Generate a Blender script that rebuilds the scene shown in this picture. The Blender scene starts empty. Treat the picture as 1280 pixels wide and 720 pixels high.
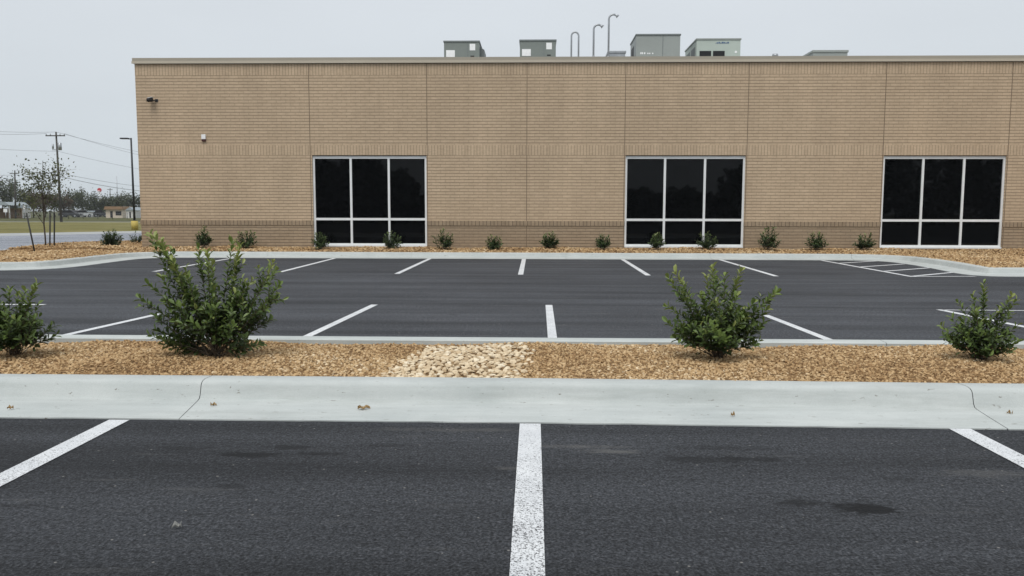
import bpy, bmesh, math, random
import numpy as np
from mathutils import Vector

# ------------------------------------------------------------------ camera, sky, sun, exposure
S = bpy.context.scene
COL = S.collection
R = math.radians

CAM_H, FPX = 1.37, 1007.5
PITCH, YAW, ROLL = R(5.45), R(1.566), R(0.122)
fw = Vector((-math.sin(YAW) * math.cos(PITCH), math.cos(YAW) * math.cos(PITCH), -math.sin(PITCH)))
r0 = Vector((math.cos(YAW), math.sin(YAW), 0))
u0 = r0.cross(fw)
rt = r0 * math.cos(ROLL) + u0 * math.sin(ROLL)
up = -r0 * math.sin(ROLL) + u0 * math.cos(ROLL)
cd = bpy.data.cameras.new('camera')
cam = bpy.data.objects.new('camera', cd)
COL.objects.link(cam)
from mathutils import Matrix
cam.matrix_world = Matrix(((rt.x, up.x, -fw.x, 0), (rt.y, up.y, -fw.y, 0), (rt.z, up.z, -fw.z, CAM_H), (0, 0, 0, 1)))
cd.sensor_width = 36
cd.lens = 36 * FPX / 1280
cd.clip_start = 0.05
cd.clip_end = 8000
S.camera = cam

SUN_EL, SUN_AZ = R(61), R(196)          # azimuth clockwise from +Y: high behind the photographer, a little to the left
w = bpy.data.worlds.new('World')
S.world = w
w.use_nodes = True
nt = w.node_tree
nt.nodes.clear()
sky = nt.nodes.new('ShaderNodeTexSky')
sky.sky_type = 'NISHITA'
sky.sun_disc = False
sky.sun_elevation = SUN_EL
sky.sun_rotation = SUN_AZ
sky.air_density = 1.0
sky.dust_density = 3.0
hs = nt.nodes.new('ShaderNodeHueSaturation')
hs.inputs['Saturation'].default_value = 0.25
nt.links.new(sky.outputs[0], hs.inputs['Color'])
tc = nt.nodes.new('ShaderNodeTexCoord')
sx = nt.nodes.new('ShaderNodeSeparateXYZ')
nt.links.new(tc.outputs['Generated'], sx.inputs[0])
ramp = nt.nodes.new('ShaderNodeValToRGB')       # overcast layer: a little darker and greyer at the horizon
ramp.color_ramp.elements[0].position = 0.0
ramp.color_ramp.elements[0].color = (0.60, 0.66, 0.70, 1)
ramp.color_ramp.elements[1].position = 0.35
ramp.color_ramp.elements[1].color = (0.685, 0.725, 0.775, 1)
nt.links.new(sx.outputs['Z'], ramp.inputs[0])
nz = nt.nodes.new('ShaderNodeTexNoise')
nz.inputs['Scale'].default_value = 2.2
nz.inputs['Detail'].default_value = 4
mp = nt.nodes.new('ShaderNodeMapping')
mp.inputs['Scale'].default_value = (1, 1, 3.0)
nt.links.new(tc.outputs['Generated'], mp.inputs[0])
nt.links.new(mp.outputs[0], nz.inputs['Vector'])
mr = nt.nodes.new('ShaderNodeMapRange')
mr.inputs['From Min'].default_value = 0.3
mr.inputs['From Max'].default_value = 0.7
mr.inputs['To Min'].default_value = 9.3
mr.inputs['To Max'].default_value = 9.9
nt.links.new(nz.outputs['Fac'], mr.inputs['Value'])
vm = nt.nodes.new('ShaderNodeVectorMath')
vm.operation = 'SCALE'
nt.links.new(ramp.outputs[0], vm.inputs[0])
nt.links.new(mr.outputs[0], vm.inputs['Scale'])
mx = nt.nodes.new('ShaderNodeMix')
mx.data_type = 'RGBA'
mx.inputs['Factor'].default_value = 0.92
nt.links.new(hs.outputs[0], mx.inputs['A'])
nt.links.new(vm.outputs[0], mx.inputs['B'])
bg = nt.nodes.new('ShaderNodeBackground')
bg.inputs['Strength'].default_value = 0.1
nt.links.new(mx.outputs['Result'], bg.inputs['Color'])
wo = nt.nodes.new('ShaderNodeOutputWorld')
nt.links.new(bg.outputs[0], wo.inputs[0])

sd = bpy.data.lights.new('sun', 'SUN')
sd.energy = 1.85
sd.angle = R(30)
sd.color = (1.0, 0.965, 0.92)
sun = bpy.data.objects.new('sun', sd)
COL.objects.link(sun)
sdir = Vector((math.sin(SUN_AZ) * math.cos(SUN_EL), math.cos(SUN_AZ) * math.cos(SUN_EL), math.sin(SUN_EL)))
sun.rotation_euler = sdir.to_track_quat('Z', 'Y').to_euler()
sun.location = sdir * 40

S.view_settings.view_transform = 'Standard'
S.view_settings.look = 'None'
S.view_settings.exposure = 0.17
S.view_settings.gamma = 1.0
S.view_settings.use_curve_mapping = False
S.cycles.max_bounces = 6
S.cycles.diffuse_bounces = 3
S.cycles.glossy_bounces = 3
S.cycles.use_denoising = True

rng = np.random.default_rng(7)
random.seed(7)


def at(px, py, Y):
    """the point at distance Y on the sight line of a place in the photograph (1280 x 720)"""
    d = fw + rt * ((px - 640) / FPX) - up * ((py - 360) / FPX)
    t = Y / d.y
    return Vector((d.x * t, Y, CAM_H + d.z * t))


# ------------------------------------------------------------------ material helpers
class NM:
    def __init__(self, name, rough=0.8, spec=0.5, metallic=0.0):
        self.m = bpy.data.materials.new(name)
        self.m.use_nodes = True
        self.t = self.m.node_tree
        self.b = self.t.nodes['Principled BSDF']
        self.b.inputs['Roughness'].default_value = rough
        self.b.inputs['Specular IOR Level'].default_value = spec
        self.b.inputs['Metallic'].default_value = metallic
        self._tc = None

    def n(self, kind, **kw):
        nd = self.t.nodes.new('ShaderNode' + kind)
        for k, v in kw.items():
            setattr(nd, k, v)
        return nd

    def l(self, a, b):
        self.t.links.new(a, b)

    def coord(self, scale=(1, 1, 1), loc=(0, 0, 0)):
        if self._tc is None:
            self._tc = self.n('TexCoord')
        m = self.n('Mapping')
        m.inputs['Scale'].default_value = scale
        m.inputs['Location'].default_value = loc
        self.l(self._tc.outputs['Object'], m.inputs[0])
        return m.outputs[0]

    def noise(self, scale, detail=3, rough=0.55, vs=(1, 1, 1), loc=(0, 0, 0), dist=0.0):
        x = self.n('TexNoise')
        x.inputs['Scale'].default_value = scale
        x.inputs['Detail'].default_value = detail
        x.inputs['Roughness'].default_value = rough
        x.inputs['Distortion'].default_value = dist
        self.l(self.coord(vs, loc), x.inputs['Vector'])
        return x.outputs['Fac']

    def ramp(self, fac, stops, interp='LINEAR'):
        r = self.n('ValToRGB')
        r.color_ramp.interpolation = interp
        e = r.color_ramp.elements
        while len(e) < len(stops):
            e.new(0.5)
        for q, (p, c) in zip(e, stops):
            q.position = p
            q.color = (c, c, c, 1) if not hasattr(c, '__len__') else (*c, 1)
        self.l(fac, r.inputs[0])
        return r.outputs[0]

    def mix(self, fac, a, b, mode='MIX'):
        x = self.n('Mix', data_type='RGBA', blend_type=mode)
        for s, v in (('Factor', fac), ('A', a), ('B', b)):
            i = [q for q in x.inputs if q.name == s and (s == 'Factor' and q.type == 'VALUE' or s != 'Factor' and q.type == 'RGBA')][0]
            if isinstance(v, bpy.types.NodeSocket):
                self.l(v, i)
            elif s == 'Factor':
                i.default_value = v
            else:
                i.default_value = (*v, 1) if hasattr(v, '__len__') else (v, v, v, 1)
        return [q for q in x.outputs if q.type == 'RGBA'][0]

    def math(self, op, a, b=None, clamp=False):
        x = self.n('Math', operation=op)
        x.use_clamp = clamp
        for i, v in enumerate((a, b)):
            if v is None:
                continue
            if isinstance(v, bpy.types.NodeSocket):
                self.l(v, x.inputs[i])
            else:
                x.inputs[i].default_value = v
        return x.outputs[0]

    def attr(self, name):
        a = self.n('Attribute')
        a.attribute_name = name
        return a.outputs['Fac']

    def color(self, c):
        i = self.b.inputs['Base Color']
        if isinstance(c, bpy.types.NodeSocket):
            self.l(c, i)
        else:
            i.default_value = (*c, 1)
        return self

    def bump(self, h, strength=0.5, dist=0.01):
        b = self.n('Bump')
        b.inputs['Strength'].default_value = strength
        b.inputs['Distance'].default_value = dist
        self.l(h, b.inputs['Height'])
        self.l(b.outputs[0], self.b.inputs['Normal'])
        return self


def plain(name, col, rough=0.6, var=0.12, scale=6.0, spec=0.4, metallic=0.0, bump=0.0):
    m = NM(name, rough, spec, metallic)
    a = tuple(c * (1 - var) for c in col)
    b = tuple(min(1, c * (1 + var)) for c in col)
    n = m.noise(scale, 5)
    m.color(m.ramp(n, [(0.3, a), (0.7, b)]))
    if bump:
        m.bump(m.noise(scale * 8, 3), bump, 0.005)
    return m.m


# ------------------------------------------------------------------ mesh helpers
def link(name, me, parent=None, loc=None):
    o = bpy.data.objects.new(name, me)
    COL.objects.link(o)
    if parent is not None:
        o.parent = parent
    if loc is not None:
        o.location = loc
    return o


def np_mesh(name, verts, faces, mats, attr=None, smooth=False, matidx=None):
    """faces: one int array (n,k) or a list of such arrays"""
    if not isinstance(faces, (list, tuple)):
        faces = [faces]
    me = bpy.data.meshes.new(name)
    nv = len(verts)
    me.vertices.add(nv)
    me.vertices.foreach_set('co', np.asarray(verts, dtype=np.float32).ravel())
    tot = np.concatenate([np.full(len(f), f.shape[1], dtype=np.int32) for f in faces])
    lv = np.concatenate([f.ravel() for f in faces]).astype(np.int32)
    me.loops.add(len(lv))
    me.loops.foreach_set('vertex_index', lv)
    me.polygons.add(len(tot))
    st = np.concatenate([[0], np.cumsum(tot)[:-1]]).astype(np.int32)
    me.polygons.foreach_set('loop_start', st)
    me.polygons.foreach_set('loop_total', tot)
    me.polygons.foreach_set('use_smooth', np.full(len(tot), smooth))
    for m in (mats if isinstance(mats, (list, tuple)) else [mats]):
        me.materials.append(m)
    if matidx is not None:
        me.polygons.foreach_set('material_index', np.asarray(matidx, dtype=np.int32))
    if attr is not None:
        a = me.attributes.new('tint', 'FLOAT', 'FACE')
        a.data.foreach_set('value', np.asarray(attr, dtype=np.float32))
    me.update(calc_edges=True)
    me.validate()
    return me


class MB:
    """collects shapes for one mesh object; coordinates are relative to the thing's base"""
    def __init__(self):
        self.bm = bmesh.new()

    def box(self, x0, x1, y0, y1, z0, z1, bev=0.0):
        v = [self.bm.verts.new(p) for p in ((x0, y0, z0), (x1, y0, z0), (x1, y1, z0), (x0, y1, z0), (x0, y0, z1), (x1, y0, z1), (x1, y1, z1), (x0, y1, z1))]
        fs = [self.bm.faces.new([v[i] for i in q]) for q in ((3, 2, 1, 0), (4, 5, 6, 7), (0, 1, 5, 4), (1, 2, 6, 5), (2, 3, 7, 6), (3, 0, 4, 7))]
        if bev:
            es = list({e for f in fs for e in f.edges})
            bmesh.ops.bevel(self.bm, geom=es, offset=bev, segments=2, affect='EDGES', profile=0.6)
        return self

    def prism(self, pts, y0, y1):
        """polygon in x,z pushed along y"""
        a = [self.bm.verts.new((x, y0, z)) for x, z in pts]
        b = [self.bm.verts.new((x, y1, z)) for x, z in pts]
        n = len(pts)
        self.bm.faces.new(a)
        self.bm.faces.new(b[::-1])
        for i in range(n):
            j = (i + 1) % n
            self.bm.faces.new((a[j], a[i], b[i], b[j]))
        bmesh.ops.recalc_face_normals(self.bm, faces=self.bm.faces[:])
        return self

    def tube(self, pts, rad, n=8, caps=True):
        pts = [Vector(p) for p in pts]
        if not hasattr(rad, '__len__'):
            rad = [rad] * len(pts)
        rings = []
        ref = None
        for i, p in enumerate(pts):
            d = (pts[min(i + 1, len(pts) - 1)] - pts[max(i - 1, 0)]).normalized()
            if ref is None or abs(ref.dot(d)) > 0.95:
                ref = Vector((0, 1, 0)) if abs(d.y) < 0.9 else Vector((1, 0, 0))
            a = (ref - d * ref.dot(d)).normalized()
            b = d.cross(a)
            ref = a
            rings.append([self.bm.verts.new(p + (a * math.cos(t) + b * math.sin(t)) * rad[i]) for t in [2 * math.pi * k / n for k in range(n)]])
        for q, s in zip(rings, rings[1:]):
            for k in range(n):
                f = self.bm.faces.new((q[k], q[(k + 1) % n], s[(k + 1) % n], s[k]))
                f.smooth = True
        if caps:
            self.bm.faces.new(rings[0][::-1])
            self.bm.faces.new(rings[-1])
        return self

    def build(self, name, mat, parent=None, loc=None):
        me = bpy.data.meshes.new(name)
        bmesh.ops.recalc_face_normals(self.bm, faces=self.bm.faces[:])
        self.bm.to_mesh(me)
        self.bm.free()
        for m in (mat if isinstance(mat, (list, tuple)) else [mat]):
            me.materials.append(m)
        return link(name, me, parent, loc)


def tag(o, label=None, cat=None, group=None, kind=None):
    if label:
        o['label'] = label
    if cat:
        o['category'] = cat
    if group:
        o['group'] = group
    if kind:
        o['kind'] = kind
    return o


def thing(name, label, cat, loc=(0, 0, 0), rz=0, group=None):
    o = bpy.data.objects.new(name, None)
    o.empty_display_size = 0.2
    COL.objects.link(o)
    o.location = loc
    o.rotation_euler = (0, 0, rz)
    return tag(o, label, cat, group)


def structure(o, label=None):
    o['kind'] = 'structure'
    if label:
        o['label'] = label
    return o


def sheet(name, pts, z, mat, parent=None):
    bm = bmesh.new()
    f = bm.faces.new([bm.verts.new((x, y, z)) for x, y in pts])
    if f.normal.z < 0:
        f.normal_flip()
    bm.normal_update()
    if f.normal.z < 0:
        f.normal_flip()
    bmesh.ops.triangulate(bm, faces=bm.faces[:])
    me = bpy.data.meshes.new(name)
    bm.to_mesh(me)
    bm.free()
    me.materials.append(mat)
    return link(name, me, parent)


def inside(poly, x, y):
    c = np.zeros(x.shape, bool)
    n = len(poly)
    for i in range(n):
        x0, y0 = poly[i]
        x1, y1 = poly[(i + 1) % n]
        if y0 == y1:
            continue
        k = ((y0 > y) != (y1 > y)) & (x < (x1 - x0) * (y - y0) / (y1 - y0) + x0)
        c ^= k
    return c


def smooth_path(pts, it=3):
    p = [np.array(q, float) for q in pts]
    for _ in range(it):
        o = [p[0]]
        for a, b in zip(p, p[1:]):
            o += [a * 0.75 + b * 0.25, a * 0.25 + b * 0.75]
        o.append(p[-1])
        p = o
    return np.array(p)


def offset_path(p, d):
    """shift a path to its right-hand side"""
    t = np.gradient(p, axis=0)
    t /= np.linalg.norm(t, axis=1)[:, None]
    return p + np.stack([t[:, 1], -t[:, 0]], 1) * d


# ------------------------------------------------------------------ materials
# asphalt of the parking lot
def asphalt(name, base=0.045, light=1.0, stains=(), dust=()):
    m = NM(name, 0.82, 0.22)
    fine = m.noise(78, 2, 0.65)
    mid = m.noise(30, 3, 0.7)
    c = m.ramp(fine, [(0.30, tuple(base * k for k in (0.24, 0.25, 0.27))), (0.5, tuple(base * k for k in (0.90, 0.98, 1.12))), (0.72, tuple(base * k for k in (2.2, 2.3, 2.5)))])
    c = m.mix(0.85, c, m.ramp(mid, [(0.34, 0.50), (0.66, 1.45)]), 'MULTIPLY')
    drag = m.noise(1.0, 5, 0.55, (0.13, 2.0, 1), dist=0.3)                       # wear drawn out along the driving direction
    c = m.mix(0.75, c, m.ramp(drag, [(0.34, 0.62), (0.66, 1.48)]), 'MULTIPLY')
    patch = m.noise(0.35, 4, 0.6)
    c = m.mix(0.6, c, m.ramp(patch, [(0.3, 0.74), (0.7, 1.26)]), 'MULTIPLY')
    scuff = m.noise(2.3, 6, 0.7, (0.35, 2.6, 1), (3.1, 7.7, 0))        # pale scuffs
    c = m.mix(m.ramp(scuff, [(0.60, 0.0), (0.74, 0.25)]), c, (0.17, 0.168, 0.165))
    dirt = m.noise(3.2, 6, 0.72, (0.7, 2.6, 1), (9.3, 1.1, 0))
    c = m.mix(m.ramp(dirt, [(0.58, 0.0), (0.70, 0.6)]), c, (0.013, 0.0135, 0.015))
    spk = m.n('TexVoronoi')
    spk.inputs['Scale'].default_value = 9.0
    m.l(m.coord(), spk.inputs['Vector'])
    c = m.mix(m.ramp(spk.outputs['Distance'], [(0.045, 0.55), (0.06, 0.0)]), c, (0.30, 0.29, 0.27))
    wob = m.noise(9.0, 7, 0.75, (0.75, 1.2, 1))
    for (cx, cy, rx, ry, k) in stains:
        co = m.coord((1 / rx, 1 / ry, 0), (-cx / rx, -cy / ry, 0))
        ln = m.n('VectorMath', operation='LENGTH')
        m.l(co, ln.inputs[0])
        d = m.math('ADD', ln.outputs['Value'], m.math('MULTIPLY', m.math('SUBTRACT', wob, 0.5), 4.6))
        c = m.mix(m.ramp(d, [(0.45, min(1, k * 1.25)), (1.35, 0.0)]), c, (0.008, 0.0085, 0.0095))
    for (cx, cy, rx, ry, k) in (dust if stains else ()):               # pale dust patches
        co = m.coord((1 / rx, 1 / ry, 0), (-cx / rx, -cy / ry, 0))
        ln = m.n('VectorMath', operation='LENGTH')
        m.l(co, ln.inputs[0])
        d = m.math('ADD', ln.outputs['Value'], m.math('MULTIPLY', m.math('SUBTRACT', wob, 0.5), 4.0))
        c = m.mix(m.ramp(d, [(0.2, k), (1.5, 0.0)]), c, (0.13, 0.128, 0.122))
    sp = m.n('SeparateXYZ')                                            # the lot beyond the island is lighter
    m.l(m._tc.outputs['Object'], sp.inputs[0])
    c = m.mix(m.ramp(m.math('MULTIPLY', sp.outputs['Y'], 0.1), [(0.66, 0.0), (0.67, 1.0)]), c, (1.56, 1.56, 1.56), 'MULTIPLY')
    m.color(c)
    h = m.math('ADD', m.math('MULTIPLY', fine, 0.6), m.math('MULTIPLY', m.noise(42, 2), 0.7))
    m.bump(h, 0.8, 0.014)
    return m.m


STAINS = [(1.54, 3.67, .17, .10, .85), (1.26, 3.73, .11, .065, .6), (-1.58, 4.38, .16, .07, .7), (-1.40, 4.53, .16, .05, .55), (-1.22, 4.42, .16, .04, .6), (-1.50, 3.88, .10, .04, .45),
          (0.92, 4.38, .26, .09, .5), (1.25, 4.40, .14, .06, .5), (1.10, 4.62, .34, .06, .35), (-.85, 4.6, .2, .04, .35), (-2.0, 4.5, .2, .05, .35), (1.9, 4.1, .12, .05, .3)]
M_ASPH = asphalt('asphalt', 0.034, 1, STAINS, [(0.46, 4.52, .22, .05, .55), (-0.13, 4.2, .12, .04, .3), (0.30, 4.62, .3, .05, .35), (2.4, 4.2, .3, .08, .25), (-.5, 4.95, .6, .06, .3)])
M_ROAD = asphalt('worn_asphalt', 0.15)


def paint_mat(name, wear):
    m = NM(name, 0.6, 0.4)
    n = m.noise(125, 2, 0.6)
    n2 = m.noise(7, 4, 0.6)
    s = m._tc
    sp = m.n('SeparateXYZ')
    m.l(s.outputs['Object'], sp.inputs[0])
    yw = m.n('MapRange')
    for k, v in (('From Min', 3.2), ('From Max', 5.0), ('To Min', wear), ('To Max', 0.0)):
        yw.inputs[k].default_value = v
    m.l(sp.outputs['Y'], yw.inputs['Value'])
    lim = m.math('ADD', m.math('ADD', n, m.math('MULTIPLY', m.math('SUBTRACT', n2, 0.5), 0.22)), m.math('MULTIPLY', yw.outputs[0], -1))
    gone = m.ramp(lim, [(0.31, 1.0), (0.40, 0.0)])
    tone = m.ramp(m.noise(3.0, 4), [(0.3, (0.60, 0.62, 0.64)), (0.7, (0.74, 0.76, 0.77))])
    tone = m.mix(0.8, tone, m.ramp(m.noise(60, 2), [(0.3, 0.82), (0.65, 1.0)]), 'MULTIPLY')
    m.color(m.mix(gone, tone, (0.075, 0.075, 0.078)))
    m.bump(n, 0.5, 0.008)
    return m.m


M_PAINT = paint_mat('road_paint', 0.095)

# concrete of the kerbs
m = NM('kerb_concrete', 0.85, 0.3)
cn = m.ramp(m.noise(1.4, 6, 0.65), [(0.3, (0.415, 0.447, 0.437)), (0.7, (0.505, 0.532, 0.518))])
cn = m.mix(0.6, cn, m.ramp(m.noise(160, 3, 0.6), [(0.3, 0.86), (0.7, 1.08)]), 'MULTIPLY')
cn = m.mix(0.7, cn, m.ramp(m.noise(2.2, 5, 0.7, (0.5, 4, 6)), [(0.32, 0.86), (0.62, 1.04)]), 'MULTIPLY')
crumb = m.noise(26, 4, 0.7, (0.5, 1.4, 1))
cn = m.mix(m.ramp(crumb, [(0.655, 0), (0.69, 0.8)]), cn, (0.13, 0.11, 0.085))
cn = m.mix(m.ramp(m.noise(1.1, 6, 0.7, (0.7, 3, 5), (5, 2, 1)), [(0.56, 0), (0.72, 0.4)]), cn, (0.30, 0.32, 0.30))
m.color(cn)
m.bump(m.noise(140, 3), 0.25, 0.004)
M_KERB = m.m

m = NM('apron_concrete', 0.85, 0.3)
m.color(m.ramp(m.noise(0.6, 6, 0.6), [(0.3, (0.30, 0.31, 0.31)), (0.7, (0.40, 0.41, 0.405))]))
M_APRON = m.m

# grass seen at a distance
m = NM('grass', 0.95, 0.1)
g1 = m.ramp(m.noise(0.25, 7, 0.7, (0.5, 1, 1)), [(0.28, (0.10, 0.10, 0.034)), (0.5, (0.18, 0.165, 0.062)), (0.75, (0.27, 0.235, 0.11))])
g1 = m.mix(0.7, g1, m.ramp(m.noise(3.0, 6, 0.75, (1, 0.5, 1)), [(0.3, 0.6), (0.7, 1.3)]), 'MULTIPLY')
m.color(g1)
m.bump(m.noise(6, 5, 0.7), 0.8, 0.1)
M_GRASS = m.m
m = NM('rough_grass', 0.95, 0.1)
g1 = m.ramp(m.noise(0.12, 7, 0.7), [(0.28, (0.050, 0.058, 0.026)), (0.5, (0.085, 0.088, 0.038)), (0.75, (0.14, 0.125, 0.06))])
g1 = m.mix(0.7, g1, m.ramp(m.noise(1.5, 6, 0.75), [(0.3, 0.6), (0.7, 1.3)]), 'MULTIPLY')
m.color(g1)
M_ROUGH = m.m


# brick: long utility bricks, running bond or stood on end
def brick_mat(name, c1, c2, mortar, soldier=False, row=0.0935, length=0.29):
    m = NM(name, 0.9, 0.2)
    t = m.n('TexCoord')
    sp = m.n('SeparateXYZ')
    m.l(t.outputs['Object'], sp.inputs[0])
    uu = m.math('ADD', sp.outputs['X'], sp.outputs['Y'])
    cb = m.n('CombineXYZ')
    if soldier:
        m.l(sp.outputs['Z'], cb.inputs['X'])
        m.l(uu, cb.inputs['Y'])
    else:
        m.l(uu, cb.inputs['X'])
        m.l(sp.outputs['Z'], cb.inputs['Y'])
    b = m.n('TexBrick')
    b.offset = 0.0 if soldier else 0.5
    b.squash = 1.0
    b.inputs['Scale'].default_value = 1.0
    b.inputs['Brick Width'].default_value = 5.0 if soldier else length
    b.inputs['Row Height'].default_value = row
    b.inputs['Mortar Size'].default_value = 0.0085 if soldier else 0.0035
    b.inputs['Mortar Smooth'].default_value = 0.15
    b.inputs['Bias'].default_value = 0.0
    b.inputs['Color1'].default_value = (*c1, 1)
    b.inputs['Color2'].default_value = (*c2, 1)
    b.inputs['Mortar'].default_value = (*mortar, 1)
    m.l(cb.outputs[0], b.inputs['Vector'])
    c = b.outputs['Color']
    if not soldier:                                                   # the long bed joints are raked deeper than the short head joints
        fr = m.math('FRACT', m.math('DIVIDE', sp.outputs['Z'], row))
        ed = m.math('ABSOLUTE', m.math('SUBTRACT', fr, 0.5))
        c = m.mix(m.ramp(ed, [(0.30, 0.0), (0.42, 0.8)]), c, tuple(q * 0.88 for q in mortar))
    n = m.noise(0.5, 6, 0.65)
    c = m.mix(0.8, c, m.ramp(n, [(0.3, 0.90), (0.7, 1.08)]), 'MULTIPLY')
    n = m.noise(11, 4, 0.7, (0.6, 0.6, 1.6))
    c = m.mix(0.8, c, m.ramp(n, [(0.3, 0.85), (0.7, 1.12)]), 'MULTIPLY')
    c = m.mix(0.8, c, m.ramp(m.noise(1.0, 5, 0.6, (1.6, 1.6, 0.13)), [(0.3, 0.93), (0.7, 1.06)]), 'MULTIPLY')   # faint rain streaks
    m.color(c)
    h = m.math('ADD', m.math('SUBTRACT', 1.0, b.outputs['Fac']), m.math('MULTIPLY', m.noise(70, 3), 0.25))
    m.bump(h, 0.7, 0.008)
    return m.m


BC1, BC2, BMO = (0.545, 0.42, 0.290), (0.505, 0.386, 0.265), (0.35, 0.267, 0.182)
M_BRICK = brick_mat('tan_brick', BC1, BC2, BMO)
M_SOLDIER = brick_mat('tan_brick_on_end', tuple(c * 1.02 for c in BC1), tuple(c * 0.98 for c in BC2), BMO, True)
WC1, WC2, WMO = (0.385, 0.295, 0.202), (0.35, 0.267, 0.182), (0.225, 0.172, 0.117)
M_WAINS = brick_mat('brown_brick', WC1, WC2, WMO)
M_WTAB = brick_mat('brown_brick_on_end', tuple(c * 0.92 for c in WC1), tuple(c * 0.86 for c in WC2), tuple(c * 0.6 for c in WMO), True, 0.115)
M_JOINT = plain('joint_sealant', (0.16, 0.115, 0.075), 0.7)
M_COPING = plain('coping_metal', (0.36, 0.325, 0.26), 0.45, 0.04, 0.8, 0.5)
M_LIP = plain('coping_lip_metal', (0.50, 0.45, 0.36), 0.45, 0.04, 0.8)
M_LINTSHADE = plain('lintel_shade', (0.075, 0.066, 0.05), 0.6)
M_FRAME = plain('mill_aluminium', (0.76, 0.78, 0.78), 0.38, 0.05, 3.0, 0.5)
M_ROOF = plain('roof_membrane', (0.45, 0.45, 0.43), 0.8, 0.1, 1.0)
m = NM('tinted_glass', 0.02, 0.22)
m.color((0.0022, 0.0026, 0.003))
m.b.inputs['IOR'].default_value = 1.42
m.bump(m.noise(0.9, 2), 0.012, 0.05)
M_GLASS = m.m
M_INSIDE = plain('dark_interior', (0.01, 0.01, 0.011), 0.9)


# gravel: colour changes from chip to chip
def chip_mat(name, stops, grain=60):
    m = NM(name, 0.9, 0.15)
    c = m.ramp(m.attr('tint'), stops)
    c = m.mix(0.6, c, m.ramp(m.noise(grain, 4, 0.7), [(0.3, 0.72), (0.7, 1.18)]), 'MULTIPLY')
    m.color(c)
    m.bump(m.noise(grain * 2, 3), 0.4, 0.004)
    return m.m


M_CHIP = chip_mat('tan_gravel', [(0.0, (0.14, 0.082, 0.040)), (0.15, (0.31, 0.19, 0.092)), (0.5, (0.46, 0.312, 0.162)), (0.85, (0.56, 0.41, 0.235)), (1.0, (0.68, 0.55, 0.37))])
M_ROCK = chip_mat('cream_rock', [(0.0, (0.33, 0.23, 0.13)), (0.35, (0.54, 0.42, 0.27)), (0.8, (0.69, 0.58, 0.41)), (1.0, (0.78, 0.70, 0.55))], 25)
M_BED = NM('bed_soil', 0.95, 0.1)
M_BED.color(M_BED.ramp(M_BED.noise(22, 5, 0.7), [(0.3, (0.06, 0.036, 0.018)), (0.5, (0.22, 0.135, 0.065)), (0.7, (0.36, 0.235, 0.12))]))
M_BED.bump(M_BED.noise(25, 4, 0.6), 0.9, 0.03)
M_BED = M_BED.m


# leaves: old leaves dark, young tips yellow-green
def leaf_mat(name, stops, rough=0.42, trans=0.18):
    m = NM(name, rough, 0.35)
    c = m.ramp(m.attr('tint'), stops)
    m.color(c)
    tr = m.n('BsdfTranslucent')
    m.l(c, tr.inputs['Color'])
    ms = m.n('MixShader')
    ms.inputs[0].default_value = trans
    m.l(m.b.outputs[0], ms.inputs[1])
    m.l(tr.outputs[0], ms.inputs[2])
    out = [q for q in m.t.nodes if q.type == 'OUTPUT_MATERIAL'][0]
    m.l(ms.outputs[0], out.inputs[0])
    return m.m


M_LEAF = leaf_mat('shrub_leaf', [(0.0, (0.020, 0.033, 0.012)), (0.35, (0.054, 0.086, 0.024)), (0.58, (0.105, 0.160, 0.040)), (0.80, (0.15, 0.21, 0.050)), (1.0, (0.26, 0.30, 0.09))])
M_LEAFD = leaf_mat('far_shrub_leaf', [(0.0, (0.022, 0.035, 0.014)), (0.5, (0.050, 0.080, 0.028)), (0.85, (0.10, 0.15, 0.048)), (1.0, (0.20, 0.24, 0.085))])
M_TREEL = leaf_mat('tree_leaf', [(0.0, (0.045, 0.055, 0.032)), (0.5, (0.075, 0.088, 0.050)), (1.0, (0.12, 0.135, 0.075))], 0.7)
M_TREEB = leaf_mat('rusty_leaf', [(0.0, (0.065, 0.052, 0.034)), (0.5, (0.115, 0.085, 0.055)), (1.0, (0.16, 0.12, 0.08))], 0.7)
M_YOUNG = leaf_mat('young_tree_leaf', [(0.0, (0.045, 0.056, 0.024)), (0.5, (0.085, 0.10, 0.042)), (1.0, (0.15, 0.16, 0.07))], 0.6)
M_STEM = plain('stem_bark', (0.085, 0.066, 0.045), 0.9, 0.25, 30)
M_BARK = plain('tree_bark', (0.075, 0.062, 0.050), 0.95, 0.3, 8)
M_HVAC = plain('hvac_grey', (0.19, 0.215, 0.20), 0.55, 0.05, 1.2)
M_HVACT = plain('hvac_rim', (0.17, 0.19, 0.19), 0.55, 0.05, 2)
M_HVAC3 = plain('hvac_mid_grey', (0.29, 0.315, 0.30), 0.55, 0.05, 1.2)
M_HVAC4 = plain('hvac_pale_grey', (0.42, 0.48, 0.435), 0.55, 0.05, 1.2)
M_WHITE = plain('white_sticker', (0.82, 0.83, 0.83), 0.6, 0.06, 9)
M_BLACK = plain('black_opening', (0.012, 0.012, 0.013), 0.6)
M_BLUE = plain('blue_lettering', (0.045, 0.10, 0.22), 0.6)
M_GALV = plain('galvanised_pipe', (0.36, 0.38, 0.40), 0.4, 0.15, 5, 0.5, 0.5)
M_DKMET = plain('dark_bronze_metal', (0.022, 0.024, 0.028), 0.45, 0.1, 3)
M_YELLOW = plain('yellow_paint', (0.50, 0.39, 0.10), 0.7, 0.12, 3)
M_WOOD = plain('pole_wood', (0.065, 0.060, 0.052), 0.9, 0.25, 4)
M_WIRE = plain('wire', (0.22, 0.23, 0.24), 0.6)
M_STAKE = plain('stake_steel', (0.035, 0.037, 0.035), 0.7, 0.2, 10)
M_RED = plain('red_enamel', (0.50, 0.045, 0.05), 0.5)
M_PALELEAF = plain('bleached_leaf', (0.42, 0.42, 0.40), 0.9)
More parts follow.
